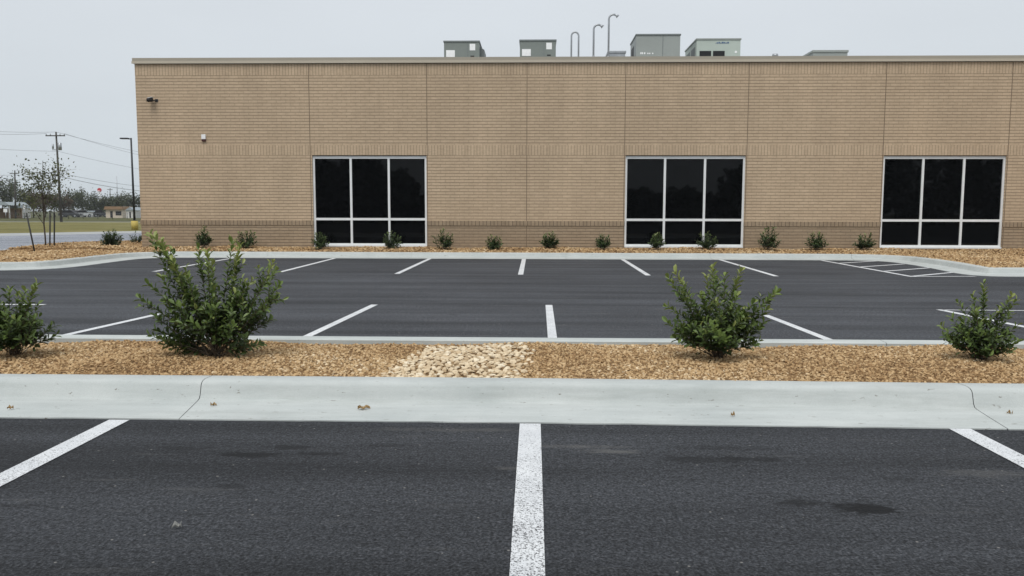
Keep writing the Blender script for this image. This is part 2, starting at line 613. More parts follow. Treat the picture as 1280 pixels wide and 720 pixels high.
M_DKRED = plain('dark_maroon_plastic', (0.06, 0.015, 0.014), 0.5)
M_CREAM = plain('cream_siding', (0.60, 0.52, 0.42), 0.8)
M_PALE = plain('pale_siding', (0.62, 0.61, 0.58), 0.8)
M_BROOF = plain('brown_shingle', (0.26, 0.17, 0.10), 0.9)
M_GROOF = plain('grey_metal_roof', (0.30, 0.34, 0.36), 0.6)
M_RUBBER = plain('rubber', (0.015, 0.015, 0.015), 0.8)
M_DCAR = plain('dark_car_paint', (0.035, 0.037, 0.042), 0.35)
M_WCAR = plain('white_car_paint', (0.62, 0.63, 0.64), 0.35)
M_DRYLEAF = plain('dry_leaf', (0.50, 0.36, 0.19), 0.9, 0.25, 40)

# ------------------------------------------------------------------ the ground, the lot, the road
structure(sheet('ground', [(-800, -500), (800, -500), (800, 900), (-800, 900)], -0.06, M_ROUGH))
structure(sheet('lawn', [(-17, 47), (-22, 57), (-33.5, 43.9), (-75, -8), (-140, -8), (-140, 93.6), (-17, 93.6)], -0.02, M_GRASS))
structure(sheet('far_path', [(-140, 93.9), (-17, 93.9), (-17, 96.6), (-140, 96.6)], -0.03, M_APRON))
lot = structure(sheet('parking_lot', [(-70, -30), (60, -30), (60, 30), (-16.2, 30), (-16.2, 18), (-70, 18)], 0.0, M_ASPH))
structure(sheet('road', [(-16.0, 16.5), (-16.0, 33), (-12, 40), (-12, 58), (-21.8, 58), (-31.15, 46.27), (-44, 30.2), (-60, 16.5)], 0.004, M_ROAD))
structure(sheet('concrete_apron', [(-12, 52), (-21, 52.5), (-27.2, 42.9), (-37, 30.3), (-44, 30.2), (-31.15, 46.27), (-21.8, 58), (-12, 58)], 0.008, M_APRON))


def stripe(pts, z=0.0045, name='painted_stripe', parent=lot):
    return sheet(name, pts, z, M_PAINT, parent)


def line(x0, y0, x1, y1, wd=0.115):
    d = Vector((x1 - x0, y1 - y0, 0)).normalized()
    n = Vector((-d.y, d.x, 0)) * wd / 2
    return [(x0 + n.x, y0 + n.y), (x1 + n.x, y1 + n.y), (x1 - n.x, y1 - n.y), (x0 - n.x, y0 - n.y)]


for x in (-8.2, -5.45, -2.71, -0.02, 2.70, 5.44, 8.18):               # the near row, nose to the island
    stripe(line(x, -0.2, x, 5.10, 0.135))
for (x0, y0, x1, y1) in ((-7.9, 8.1, -7.9, 11.5), (-5.2, 8.1, -4.96, 10.5), (-2.5, 8.1, -2.33, 11.66), (0.20, 8.1, 0.22, 11.73), (3.19, 8.1, 3.07, 10.7), (6.05, 8.1, 5.70, 11.42), (8.9, 8.1, 8.75, 11.35)):
    stripe(line(x0, y0, x1, y1, 0.10))
stripe(line(5.72, 11.38, 10.5, 11.30, 0.055))
stripe(line(-7.1, 11.44, -7.85, 11.44, 0.10))
for (x0, y0, x1, y1) in ((-8.52, 17.8, -8.70, 23.12), (-5.67, 17.75, -5.76, 23.12), (-2.99, 17.45, -3.0, 23.12), (-0.29, 17.37, -0.29, 23.12), (2.45, 17.3, 2.53, 23.1), (5.15, 17.23, 5.30, 23.1)):
    stripe(line(x0, y0, x1, y1, 0.115))
hx, hy0, hy1 = 8.02, 17.22, 22.95                                       # hatched no-parking bay
stripe(line(hx, hy0, 8.12, hy1, 0.115))
stripe(line(hx - .05, hy0 + .05, 9.42, 17.42, 0.10), 0.0065, 'hatch_stripe')
for k in range(4):
    ya = hy0 + 0.10 + k * 1.42
    stripe(line(hx + .06, ya + 0.05, 9.74 - 0.12 * (k == 0), ya + 1.30, 0.115), 0.0065, 'hatch_stripe')

# ------------------------------------------------------------------ kerbs
PROFILE = [(0.0, -0.12), (0.0, 0.008), (0.20, 0.016), (0.43, 0.027), (0.462, 0.034), (0.476, 0.052), (0.500, 0.122), (0.511, 0.138), (0.535, 0.150), (0.57, 0.155), (0.70, 0.152), (0.72, 0.142), (0.72, -0.12)]


def kerb(name, path, joints=(), profile=PROFILE, crooked=()):
    """sweep the kerb and gutter; joints are arc lengths where two pours meet, with a slit between"""
    p = np.asarray(path, float)
    seg = np.linalg.norm(np.diff(p, axis=0), axis=1)
    s = np.concatenate([[0], np.cumsum(seg)])
    L = s[-1]
    cuts = [0.0] + sorted(joints) + [L]
    t = np.gradient(p, axis=0)
    t /= np.linalg.norm(t, axis=1)[:, None]
    nrm = np.stack([t[:, 1], -t[:, 0]], 1)
    verts, faces = [], []

    def point(sv, a, z):
        x = np.interp(sv, s, p[:, 0])
        y = np.interp(sv, s, p[:, 1])
        nx = np.interp(sv, s, nrm[:, 0])
        ny = np.interp(sv, s, nrm[:, 1])
        return (x + nx * a, y + ny * a, z)

    wob = np.random.default_rng(3)
    for ci, (a, b) in enumerate(zip(cuts, cuts[1:])):
        g0 = 0.0 if ci == 0 else 0.0025
        g1 = 0.0 if ci == len(cuts) - 2 else 0.0025
        ea, eb = (0.6 if a in crooked else 0.05), (0.6 if b in crooked else 0.05)
        inner = [q for q in s if a + ea < q < b - eb]
        step = 0.12
        extra = np.arange(a + step + ea, b - 0.2 - eb, step)
        ss = sorted(set([a + g0] + list(inner) + list(extra) + [b - g1]))
        base = len(verts)
        k = len(PROFILE)
        for i, sv in enumerate(ss):
            jz = 0.0 if i in (0, len(ss) - 1) else wob.normal(0, 0.0003)
            ej = wob.normal(0, 0.0045)
            for (o, z) in profile:
                sh = 0.0                                  # a joint runs straight over the kerb and askew across the gutter
                j = a if i == 0 else b if i == len(ss) - 1 else None
                if j is not None and j in crooked:
                    sh = crooked[j] * max(0, 0.45 - o) / 0.45
                verts.append(point(sv + sh, o + (ej if o == 0 else 0), z + (jz if z > 0 else 0)))
        for i in range(len(ss) - 1):
            for q in range(k - 1):
                v0 = base + i * k + q
                faces.append((v0, v0 + 1, v0 + k + 1, v0 + k))
        if ci == 0:
            faces.append(tuple(base + q for q in range(k))[::-1])
        if ci == len(cuts) - 2:
            faces.append(tuple(base + (len(ss) - 1) * k + q for q in range(k)))
    me = bpy.data.meshes.new(name)
    me.from_pydata(verts, [], faces)
    bm = bmesh.new()
    bm.from_mesh(me)
    bmesh.ops.recalc_face_normals(bm, faces=bm.faces[:])
    bm.to_mesh(me)
    bm.free()
    me.materials.append(M_KERB)
    for f in me.polygons:
        f.use_smooth = len(f.vertices) == 4
    try:
        me.set_sharp_from_angle(angle=R(38))
    except Exception:
        pass
    return structure(link(name, me))


NK_Y, FK_Y = 5.12, 8.27
near_path = np.array([(14.0, NK_Y - 0.09), (3.2, NK_Y - 0.06), (0, NK_Y), (-14, NK_Y + 0.02)])
# the path walks towards -x so that the bed lies on its right-hand side
kerb('near_kerb', near_path, (14 - 3.03, 14 + 2.385), crooked={14 - 3.03: 0.035, 14 + 2.385: -0.06})
kerb('island_far_kerb', np.array([(-14, FK_Y), (0, FK_Y), (14, FK_Y)]), (5.1, 11.2, 17.3, 23.4))

lot_path = smooth_path([(34, 17.36), (20, 17.38), (10.6, 17.40), (9.75, 17.42), (9.42, 17.9), (9.55, 18.9), (9.74, 20.3), (9.82, 21.6), (9.74, 22.6), (9.2, 22.98), (8.2, 23.05), (0, 23.1), (-9.6, 23.15),
                        (-10.6, 23.1), (-11.15, 22.6), (-11.2, 21.6), (-11.1, 20.0), (-11.1, 19.0), (-11.35, 18.3), (-12.1, 17.92), (-13.6, 17.85), (-15.2, 17.9), (-16.3, 18.5), (-16.75, 20), (-16.9, 23),
                        (-16.95, 26), (-16.8, 28.2), (-16.2, 30), (-15.0, 31.3), (-13.2, 31.8), (-12.36, 31.85)], 2)
sl = np.concatenate([[0], np.cumsum(np.linalg.norm(np.diff(lot_path, axis=0), axis=1))])


def arc_at(x, y):
    return float(sl[np.argmin((lot_path[:, 0] - x) ** 2 + (lot_path[:, 1] - y) ** 2)]) + 0.013


jn = [arc_at(*q) for q in ((28, 17.4), (21, 17.4), (15.5, 17.4), (10.75, 17.4), (9.8, 21.9), (9.0, 23), (5.5, 23.1), (0.8, 23.1), (-4.0, 23.1), (-8.2, 23.1), (-10.9, 22.9), (-11.1, 19.9), (-11.25, 18.6), (-12.3, 17.9), (-16.8, 21), (-16.9, 26))]
kerb('lot_edge_kerb', lot_path, jn)

# ------------------------------------------------------------------ gravel
PHI = (1 + 5 ** 0.5) / 2
ICO = np.array([(-1, PHI, 0), (1, PHI, 0), (-1, -PHI, 0), (1, -PHI, 0), (0, -1, PHI), (0, 1, PHI), (0, -1, -PHI), (0, 1, -PHI), (PHI, 0, -1), (PHI, 0, 1), (-PHI, 0, -1), (-PHI, 0, 1)]) / math.hypot(1, PHI)
ICOF = np.array([(0, 11, 5), (0, 5, 1), (0, 1, 7), (0, 7, 10), (0, 10, 11), (1, 5, 9), (5, 11, 4), (11, 10, 2), (10, 7, 6), (7, 1, 8), (3, 9, 4), (3, 4, 2), (3, 2, 6), (3, 6, 8), (3, 8, 9), (4, 9, 5), (2, 4, 11), (6, 2, 10), (8, 6, 7), (9, 8, 1)])
OCT = np.array([(1, 0, 0), (-1, 0, 0), (0, 1, 0), (0, -1, 0), (0, 0, 1), (0, 0, -1)], float)
OCTF = np.array([(0, 2, 4), (2, 1, 4), (1, 3, 4), (3, 0, 4), (2, 0, 5), (1, 2, 5), (3, 1, 5), (0, 3, 5)])


def rand_rot(n, tilt, r):
    """rotations about z by any angle, then tilted by up to `tilt`"""
    a = r.uniform(0, 2 * math.pi, n)
    b = r.normal(0, tilt, n)
    c = r.normal(0, tilt, n)
    ca, sa, cb, sb, cc, sc = np.cos(a), np.sin(a), np.cos(b), np.sin(b), np.cos(c), np.sin(c)
    z, o = np.zeros(n), np.ones(n)
    Rz = np.stack([ca, -sa, z, sa, ca, z, z, z, o], 1).reshape(n, 3, 3)
    Rx = np.stack([o, z, z, z, cb, -sb, z, sb, cb], 1).reshape(n, 3, 3)
    Ry = np.stack([cc, z, sc, z, o, z, -sc, z, cc], 1).reshape(n, 3, 3)
    return Rx @ Ry @ Rz


def stones(pos, size, flat, tint, r, base=ICO, bf=ICOF, jit=0.18, tilt=0.5, longish=(0.75, 1.5)):
    n = len(pos)
    v = np.repeat(base[None], n, 0) * (1 + r.normal(0, jit, (n, len(base), 1)))
    sc = np.stack([size * r.uniform(*longish, n), size * r.uniform(0.7, 1.05, n), size * r.uniform(*flat, n)], 1)
    v = v * sc[:, None, :]
    v = np.einsum('nij,nkj->nki', rand_rot(n, tilt, r), v) + pos[:, None, :]
    f = bf[None] + (np.arange(n) * len(base))[:, None, None]
    return v.reshape(-1, 3), f.reshape(-1, 3), np.repeat(tint, len(bf))


def bed_mesh(name, poly, hfun, cell, density_list, skip=None, seed=1, keep=None):
    """a soil sheet and loose chips in one object: nobody could count them"""
    r = np.random.default_rng(seed)
    P = np.array(poly)
    x0, y0 = P.min(0)
    x1, y1 = P.max(0)
    gx = np.arange(x0, x1 + cell, cell)
    gy = np.arange(y0, y1 + cell, cell)
    X, Y = np.meshgrid(gx, gy, indexing='ij')
    Z = hfun(X, Y)
    idx = np.arange(X.size).reshape(X.shape)
    cx, cy = X[:-1, :-1] + cell / 2, Y[:-1, :-1] + cell / 2
    ok = inside(poly, cx, cy)
    q = np.stack([idx[:-1, :-1], idx[1:, :-1], idx[1:, 1:], idx[:-1, 1:]], -1)[ok]
    V = [np.stack([X.ravel(), Y.ravel(), Z.ravel()], 1)]
    tris, T, tq = [], [], np.zeros(len(q))
    off = X.size
    for (n, s0, s1, base, bf) in density_list:
        px, py = r.uniform(x0, x1, n), r.uniform(y0, y1, n)
        k = inside(poly, px, py)
        if keep is not None:
            k &= keep(px, py, r)
        if skip is not None:
            k &= ~skip(px, py, r)
        px, py = px[k], py[k]
        sz = r.uniform(s0, s1, len(px))
        # chips lie in drifts: a slow variation of colour on top of the chip's own
        drift = 0.10 * np.sin(px * 2.1 + 1.3 * np.sin(py * 1.7)) + 0.08 * np.sin(py * 4.3 + px * 0.9)
        tint = np.clip(r.beta(2.2, 2.0, len(px)) + drift, 0, 1)
        v, f, t = stones(np.stack([px, py, hfun(px, py) + sz * 0.25], 1), sz, (0.35, 0.75), tint, r, base, bf)
        V.append(v)
        tris.append(f + off)
        T.append(t)
        off += len(v)
    me = np_mesh(name, np.concatenate(V), [q] + tris, [M_CHIP, M_BED], np.concatenate([tq] + T), False,
                 np.concatenate([np.ones(len(q))] + [np.zeros(len(t)) for t in tris]))
    return link(name, me)


def h_island(x, y):
    return 0.112 + 0.012 * np.sin(x * 1.9 + y) + 0.008 * np.sin(x * 4.7 - y * 3.1) + 0.012 * np.exp(-((y - 6.5) / 0.55) ** 2)


PATCH = [(-1.16, 5.76), (-1.06, 6.2), (-1.03, 6.7), (-0.96, 7.5), (-0.13, 7.5), (-0.08, 6.9), (-0.15, 6.3), (-0.10, 5.76)]


def in_patch(px, py, r):
    return inside(PATCH, px + r.normal(0, 0.06, px.shape), py)


isl = [(-14, 5.78), (0, 5.78), (14, 5.70), (14, 7.60), (-14, 7.60)]
o = bed_mesh('gravel_mulch', isl, h_island, 0.05,
             [(80000, 0.007, 0.0135, ICO, ICOF), (14000, 0.012, 0.018, ICO, ICOF)], in_patch, 5,
             keep=lambda x, y, r: np.abs(x + 0.2) < 6.2)
tag(o, kind='stuff', label='tan gravel mulch spread over the planted island between the kerbs', cat='gravel')

# the cream rock laid across the island
r = np.random.default_rng(11)
px, py = [], []
for _ in range(9000):                                               # loose packing
    x, y = r.uniform(-1.4, 0.2), r.uniform(5.80, 7.44)
    if inside(PATCH, np.array([x + r.normal(0, .045)]), np.array([min(y, 7.45)]))[0] and all((x - a) ** 2 + (y - b) ** 2 > 0.0020 for a, b in zip(px, py)):
        px.append(x)
        py.append(y)
px, py = np.array(px), np.array(py)
sz = r.uniform(0.022, 0.034, len(px))
v, f, t = stones(np.stack([px, py, h_island(px, py) + 0.006 + r.uniform(-.006, .006, len(px))], 1), sz, (0.40, 0.58), np.clip(r.beta(2.6, 1.8, len(px)), 0, 1), r, jit=0.12, tilt=0.25, longish=(0.9, 1.3))
px2, py2 = r.uniform(-1.15, 0.0, 160), r.uniform(5.80, 7.44, 160)
k = inside(PATCH, px2, py2)
px2, py2 = px2[k], py2[k]
v2, f2, t2 = stones(np.stack([px2, py2, h_island(px2, py2) + 0.012], 1), r.uniform(.012, .024, len(px2)), (0.5, 0.9), np.clip(r.beta(2, 2.4, len(px2)), 0, 1), r)
me = np_mesh('cream_rock', np.concatenate([v, v2]), np.concatenate([f, f2 + len(v)]), M_ROCK, np.concatenate([t, t2]))
tag(link('cream_rock', me), kind='stuff', label='patch of pale cream rock laid across the middle of the gravel island', cat='rock')

inner = offset_path(lot_path, 0.60)
BX0, BX1, BY0, BY1 = -12.36, 34.0, 25.1, 55.0                         # the building's footprint
wall_bed = [tuple(q) for q in inner] + [(BX0, BY0 + 6.0), (BX0, BY0 + 0.1), (BX1, BY0 + 0.1)]


def h_wall(x, y):
    a = 0.125 + 0.015 * np.sin(x * 1.3 + y * 0.8) + 0.012 * np.sin(x * 3.1 - y * 2.3)
    k = np.clip((y - 23.7) / 1.2, 0, 1)
    return a + 0.10 * k * ((x > -12.6) | (y > 24.5)) - 0.03 * (np.abs(x) > 60)


o = bed_mesh('gravel_mulch', wall_bed, h_wall, 0.1, [(150000, 0.022, 0.045, OCT, OCTF)], None, 8, keep=lambda x, y, r: (x < 17) & (y < 31))
tag(o, kind='stuff', label='tan gravel mulch filling the bed along the foot of the brick wall', cat='gravel')

# ------------------------------------------------------------------ the building
bld = thing('brick_building', 'long flat-roofed tan brick building with three dark windows', 'building', (0, BY0, 0))
WINS = [(-6.90, -3.34), (2.79, 6.46), (10.62, 14.31), (22.4, 26.1)]
WZ0, WZ1 = 0.285, 3.085
T = 0.35                                                              # wall thickness


def spans(z0, z1):
    """x ranges of the front that are not window"""
    if z1 <= WZ0 or z0 >= WZ1:
        return [(BX0, BX1)]
    o, x = [], BX0
    for a, b in WINS:
        o.append((x, a))
        x = b
    o.append((x, BX1))
    return o


field = MB()
for z0, z1 in ((1.065, WZ1), (3.39, 5.515)):
    for a, b in spans(z0, z1):
        field.box(a, b, 0, T, z0, z1)
D = BY1 - BY0
field.box(BX0, BX0 + T, T, D, 1.065, 5.86)
field.box(BX1 - T, BX1, T, D, 1.065, 5.86)
field.box(BX0 + T, BX1 - T, D - T, D, 1.065, 5.86)
field.build('wall', M_BRICK, bld)
MB().box(BX0, BX1, -0.004, T, WZ1, 3.39).build('soldier_course', M_SOLDIER, bld)
MB().box(BX0, BX1, -0.004, T, 5.515, 5.86).build('soldier_course', M_SOLDIER, bld)
wn = MB()
for z0, z1 in ((-0.1, WZ0), (WZ0, 0.92)):
    for a, b in spans(z0, z1):
        wn.box(a, b, 0.0, T, z0, z1)
wn.box(BX0, BX0 + T, T, D, -0.1, 0.92)
wn.box(BX1 - T, BX1, T, D, -0.1, 0.92)
wn.box(BX0 + T, BX1 - T, D - T, D, -0.1, 0.92)
wn.build('wainscot', M_WAINS, bld)
wt = MB()
for a, b in spans(0.92, 1.065):
    wt.box(a if a > BX0 else BX0 - 0.02, b, -0.02, T, 0.92, 1.065)
wt.box(BX0 - 0.02, BX0 + T, T, D, 0.92, 1.065)
wt.box(BX1 - T, BX1, T, D, 0.92, 1.065)
wt.box(BX0 + T, BX1 - T, D - T, D, 0.92, 1.065)
wt.build('water_table', M_WTAB, bld)
MB().box(BX0 + T, BX1 - T, T, D - T, 5.30, 5.42).build('roof', M_ROOF, bld)
cp = MB()
cp.prism([(BX0 - .05, 5.875), (BX1 + .05, 5.875), (BX1 + .05, 6.04), (BX0 - .05, 6.04)], -0.05, T + 0.03)
cp.box(BX0 - .05, BX0 + T + .03, T + 0.03, D + .05, 5.862, 6.04)
cp.box(BX1 - T - .03, BX1 + .05, T + 0.03, D + .05, 5.862, 6.04)
cp.build('coping', M_COPING, bld)
MB().box(BX0 - .064, BX1 + .064, -0.066, -0.052, 5.868, 5.94).build('drip_edge', M_LIP, bld)
for x in (-6.955, -3.315, -0.24, 2.76, 6.485, 10.595, 14.335, 18.4, 22.37, 26.13, 30.2):
    j = MB().box(x - .009, x + .009, -0.003, 0.01, 1.067, WZ1 - 0.001).box(x - .009, x + .009, -0.008, 0.01, WZ1 + 0.001, 3.389)
    j.box(x - .009, x + .009, -0.003, 0.01, 3.391, 5.514).box(x - .009, x + .009, -0.008, 0.01, 5.517, 5.85)
    j.box(x - .009, x + .009, -0.003, 0.01, 0.1, 0.918)
    j.build('control_joint', M_JOINT, bld)
for wi, (a, b) in enumerate(WINS):
    wf = MB()
    fy0, fy1, fr = 0.05, 0.16, 0.065
    ms = [a + (b - a) * k / 3 for k in (1, 2)]
    wf.box(a, a + fr, fy0, fy1, WZ0, WZ1 - .02)
    wf.box(b - fr, b, fy0, fy1, WZ0, WZ1 - .02)
    zs = 1.11
    xs = [a + fr] + [q for mm in ms for q in (mm - .034, mm + .034)] + [b - fr]
    for mm in ms:
        wf.box(mm - .034, mm + .034, fy0, fy1, WZ0, WZ1 - .02)
    for k in range(0, 6, 2):
        wf.box(xs[k], xs[k + 1], fy0 + .002, fy1, WZ0, WZ0 + .07)
        wf.box(xs[k], xs[k + 1], fy0 + .002, fy1, WZ1 - .02 - .085, WZ1 - .02)
        wf.box(xs[k], xs[k + 1], fy0 + .002, fy1, zs - .037, zs + .037)
    win = wf.build('window', M_FRAME, bld)
    MB().box(a, b, 0.02, 0.3, WZ1 - .018, WZ1 - .001).build('lintel_shade_strip', M_LINTSHADE, win)  # dark strip at the window head stands in for the shelf angle's shadow
    MB().box(a + .01, b - .01, -0.015, 0.05, WZ0 - .03, WZ0 + .012).build('sill', M_FRAME, win)
    for k in range(0, 6, 2):
        for z0, z1 in ((WZ0 + .07, zs - .037), (zs + .037, WZ1 - .105)):
            pb = MB().box(xs[k] - .004, xs[k + 1] + .004, 0.085 + random.uniform(0, .003), 0.10, z0 - .004, z1 + .004)
            pane = pb.build('pane', M_GLASS, win)

# fixtures on the wall
p = Vector((-11.83, BY0, 4.77))
t = thing('wall_camera', 'small black security camera high on the brick near the left corner', 'camera', p)
t.scale = (.68, .75, .75)
MB().box(0.10, 0.24, -0.02, 0, -0.07, 0.04, 0.006).build('mount_plate', M_DKMET, t)
MB().tube([(0.17, -0.01, -0.02), (0.10, -0.10, -0.03), (0.02, -0.16, 0.0)], 0.022).build('bracket', M_DKMET, t)
MB().tube([(0.08, -0.13, 0.0), (0.06, -0.14, 0.0), (-0.10, -0.26, -0.03), (-0.14, -0.29, -0.035)], [0.05, 0.085, 0.085, 0.06], 12).build('camera_body', M_BLACK, t)
MB().prism([(-0.13, 0.04), (0.08, 0.09), (0.08, 0.105), (-0.13, 0.06)], -0.26, -0.08).build('top_highlight', M_WHITE, t)  # white plate stands in for the bright highlight on the camera's top
p = Vector((-10.27, BY0, 3.62))
t = thing('alarm_strobe', 'small white and dark alarm strobe on the brick above the soldier course', 'alarm', p)
MB().box(-0.065, 0.065, -0.055, 0, -0.05, 0.10, 0.012).build('lens', M_WHITE, t)
MB().box(-0.062, 0.062, -0.05, 0, -0.115, -0.05, 0.008).build('housing', M_DKRED, t)

# ------------------------------------------------------------------ on the roof
RZ = 5.42


def rooftop(name, label, x0, x1, y0, depth, ztop, mat, rim=M_HVACT, group='units on the flat roof'):
    t = thing(name, label, 'air conditioner', ((x0 + x1) / 2, y0, RZ), 0, group)
    hw, h = (x1 - x0) / 2, ztop - RZ
    MB().box(-hw + .05, hw - .05, .05, depth - .05, 0, 0.36).build('roof_kerb', M_GALV, t)
    MB().box(-hw, hw, 0, depth, 0.362, h - .06, 0.012).build('cabinet', mat, t)
    MB().box(-hw - .025, hw + .025, -.025, depth + .025, h - .058, h, 0.01).build('lid', rim, t)
    return t, hw, h


YU = 31.0
for (xa, xb, zt, slots) in ((-3.43, -2.10, 7.75, [(-.0, .13)]), (-0.57, 0.78, 7.78, [(.33, .14), (.56, .07)])):
    lb = ('left boxy grey rooftop unit with dark side hood and two white stickers' if xa < -2 else 'grey rooftop unit with two white stickers beside the looped vent pipe')
    t, hw, h = rooftop('rooftop_unit', lb, xa, xb, YU, 1.9, zt, M_HVAC)
    MB().box(-hw + .08, -hw + .41, -.006, -.001, h - .60, h - .35).build('sticker', M_WHITE, t)
    MB().box(hw - .36, hw - .15, -.006, -.001, h - .36, h - .12).build('sticker', M_WHITE, t)
    MB().box(hw - .33, hw - .19, -.006, -.001, h - .60, h - .555).build('vent_slot', M_BLACK, t)
    MB().box(-.02 + hw * .35, hw * .35, -.007, -.001, .37, h - .07).build('seam', M_HVACT, t)
    if xa < -2:
        MB().prism([(hw + .001, h - .70), (hw + .16, h - .66), (hw + .16, h - .24), (hw + .001, h - .14)], .5, 1.6).build('side_hood', M_HVACT, t)
t, hw, h = rooftop('rooftop_unit', 'tallest grey rooftop unit with a seam down its front', 3.78, 5.42, YU, 1.8, 7.97, M_HVAC3)
MB().box(hw * .2, hw * .2 + .02, -.007, -.001, .37, h - .07).build('seam', M_HVACT, t)
for x in (-.66, -.60, -.52, -.40, -.33, -.22):
    MB().box(x, x + .045, -.006, -.001, h - .74, h - .69 + .02 * (x < -.5)).build('label', M_WHITE, t)
MB().box(-hw - .006, -hw - .001, .7, 1.5, h - .75, h - .3).build('side_panel', M_BLACK, t)
t, hw, h = rooftop('rooftop_unit', 'pale green-grey rooftop unit with two black louvres', 6.03, 7.66, YU, 2.3, 7.80, M_HVAC4, M_HVAC3)
for x in (-.70, -.20):
    lv = MB().box(x, x + .43, -.012, -.001, h - .66, h - .46).build('louvre', M_BLACK, t)
    s = MB()
    for k in range(4):
        s.box(x + .01, x + .42, -.018, -.012, h - .645 + k * .05, h - .63 + k * .05)
    s.build('slat', M_DKMET, lv)
x = -.12
wm = MB()                                                             # blue lettering too small and soft to read
for k, (a, b) in enumerate(((.03, .015), (.06, .04), (.045, .06), (.05, .03), (.06, .06), (.04, .05), (.055, .03), (.06, .055))):
    wm.box(x, x + a, -.006, -.001, h - .19, h - .19 + b)
    x += a + .014
wm.build('lettering', M_BLUE, t)
MB().tube([(hw - .17, -.008, h - .5), (hw - .17, -.001, h - .5)], .045, 12).build('gauge', M_WHITE, t)
for y0 in (.3, 1.3):
    MB().box(-hw - .006, -hw - .001, y0, y0 + .75, h - .95, h - .25).build('side_panel', M_HVACT, t)


def simple_roof_box(name, label, cat, x0, x1, y0, y1, z1, mat):
    t = thing(name, label, cat, ((x0 + x1) / 2, y0, RZ))
    hw, h = (x1 - x0) / 2, z1 - RZ
    MB().box(-hw, hw, 0, y1 - y0, 0, h - .09, .01).build('curb', mat, t)
    MB().box(-hw - .03, hw + .03, -.03, y1 - y0 + .03, h - .088, h, .015).build('cover', mat, t)
    return t


simple_roof_box('roof_hatch', 'low grey box on the roof beside the tallest vent pipe', 'roof hatch', 2.75, 3.38, YU, YU + 1, 7.36, M_GALV)
simple_roof_box('roof_curb', 'low wide grey box on the roof, farthest right', 'roof curb', 10.35, 11.62, YU, YU + 1.6, 7.36, M_HVAC3)
st = thing('roof_vent', 'tiny capped vent stub on the roof right of the louvred unit', 'roof vent', (8.95, YU, RZ))
MB().tube([(0, 0, 0), (0, 0, 1.72)], .075, 10).build('stack', M_GALV, st)
MB().tube([(0, 0, 1.70), (0, 0, 1.80)], [.12, .10], 10).build('cap', M_GALV, st)


def arc(cx, cz, rad, a0, a1, n=9):
    return [(cx + rad * math.cos(R(a0 + (a1 - a0) * k / (n - 1))), 0, cz + rad * math.sin(R(a0 + (a1 - a0) * k / (n - 1)))) for k in range(n)]


p = thing('vent_pipe', 'grey vent pipe bent back on itself as an upside-down U', 'vent pipe', (1.36, YU, RZ), 0, 'vent pipes on the roof')
MB().tube([(0, 0, 0), (0, 0, 2.49)] + arc(.135, 2.49, .135, 180, 0)[1:] + [(.27, 0, 0)], .033, 10).build('pipe', M_GALV, p)
for (x, ht, lb) in ((2.19, 8.31, 'middle grey gooseneck vent pipe, shorter of the two hooked ones'), (2.75, 8.68, 'tallest grey gooseneck vent pipe with a hooked end')):
    p = thing('vent_pipe', lb, 'vent pipe', (x, YU, RZ), 0, 'vent pipes on the roof')
    z = ht - RZ
    pts = [(0, 0, 0), (0, 0, z - .17)] + arc(.17, z - .17, .17, 180, 75, 8)[1:]
    e = Vector(pts[-1])
    MB().tube(pts, .037, 10).build('pipe', M_GALV, p)
    MB().tube([e, e + Vector((.07, 0, -.03)), e + Vector((.12, 0, -.075))], [.037, .045, .075], 10).build('flared_end', M_GALV, p)
    MB().tube([(0, 0, 0), (0, 0, 1.75)], .05, 10).build('pipe_boot', M_GALV, p)

# ------------------------------------------------------------------ shrubs
def leaves(P, A, N, L, W, tint, cup=0.18):
    """many small folded leaves: P base, A along the leaf, N its face"""
    n = len(P)
    A = A / np.linalg.norm(A, axis=1)[:, None]
    Sd = np.cross(A, N)
    Sd /= np.linalg.norm(Sd, axis=1)[:, None] + 1e-9
    N = np.cross(Sd, A)
    L, W = L[:, None], W[:, None]
    b = P
    l1, r1 = P + A * L * .35 - Sd * W * .42 + N * W * cup, P + A * L * .35 + Sd * W * .42 + N * W * cup
    l2, r2 = P + A * L * .72 - Sd * W * .46 + N * W * cup, P + A * L * .72 + Sd * W * .46 + N * W * cup
    m1, m2 = P + A * L * .35, P + A * L * .72 - N * L * .02
    tp = P + A * L - N * L * .10
    V = np.stack([b, l1, r1, l2, r2, m1, m2, tp], 1)
    F3 = np.array([(0, 2, 5), (0, 5, 1), (4, 7, 6), (6, 7, 3)])
    F4 = np.array([(2, 4, 6, 5), (5, 6, 3, 1)])
    o = (np.arange(n) * 8)[:, None, None]
    return V.reshape(-1, 3), (F3[None] + o).reshape(-1, 3), (F4[None] + o).reshape(-1, 4), np.repeat(tint, 4), np.repeat(tint, 2)


def branch_pts(base, tip, bend, n, r):
    c = base * 0.45 + tip * 0.55
    c[:2] = base[:2] + (tip[:2] - base[:2]) * (0.5 - bend)
    c[2] = base[2] + (tip[2] - base[2]) * (0.5 - 0.25 * bend)
    c += r.normal(0, 0.03, 3) * np.linalg.norm(tip - base)
    t = np.linspace(0, 1, n)[:, None]
    return (1 - t) ** 2 * base + 2 * t * (1 - t) * c + t * t * tip


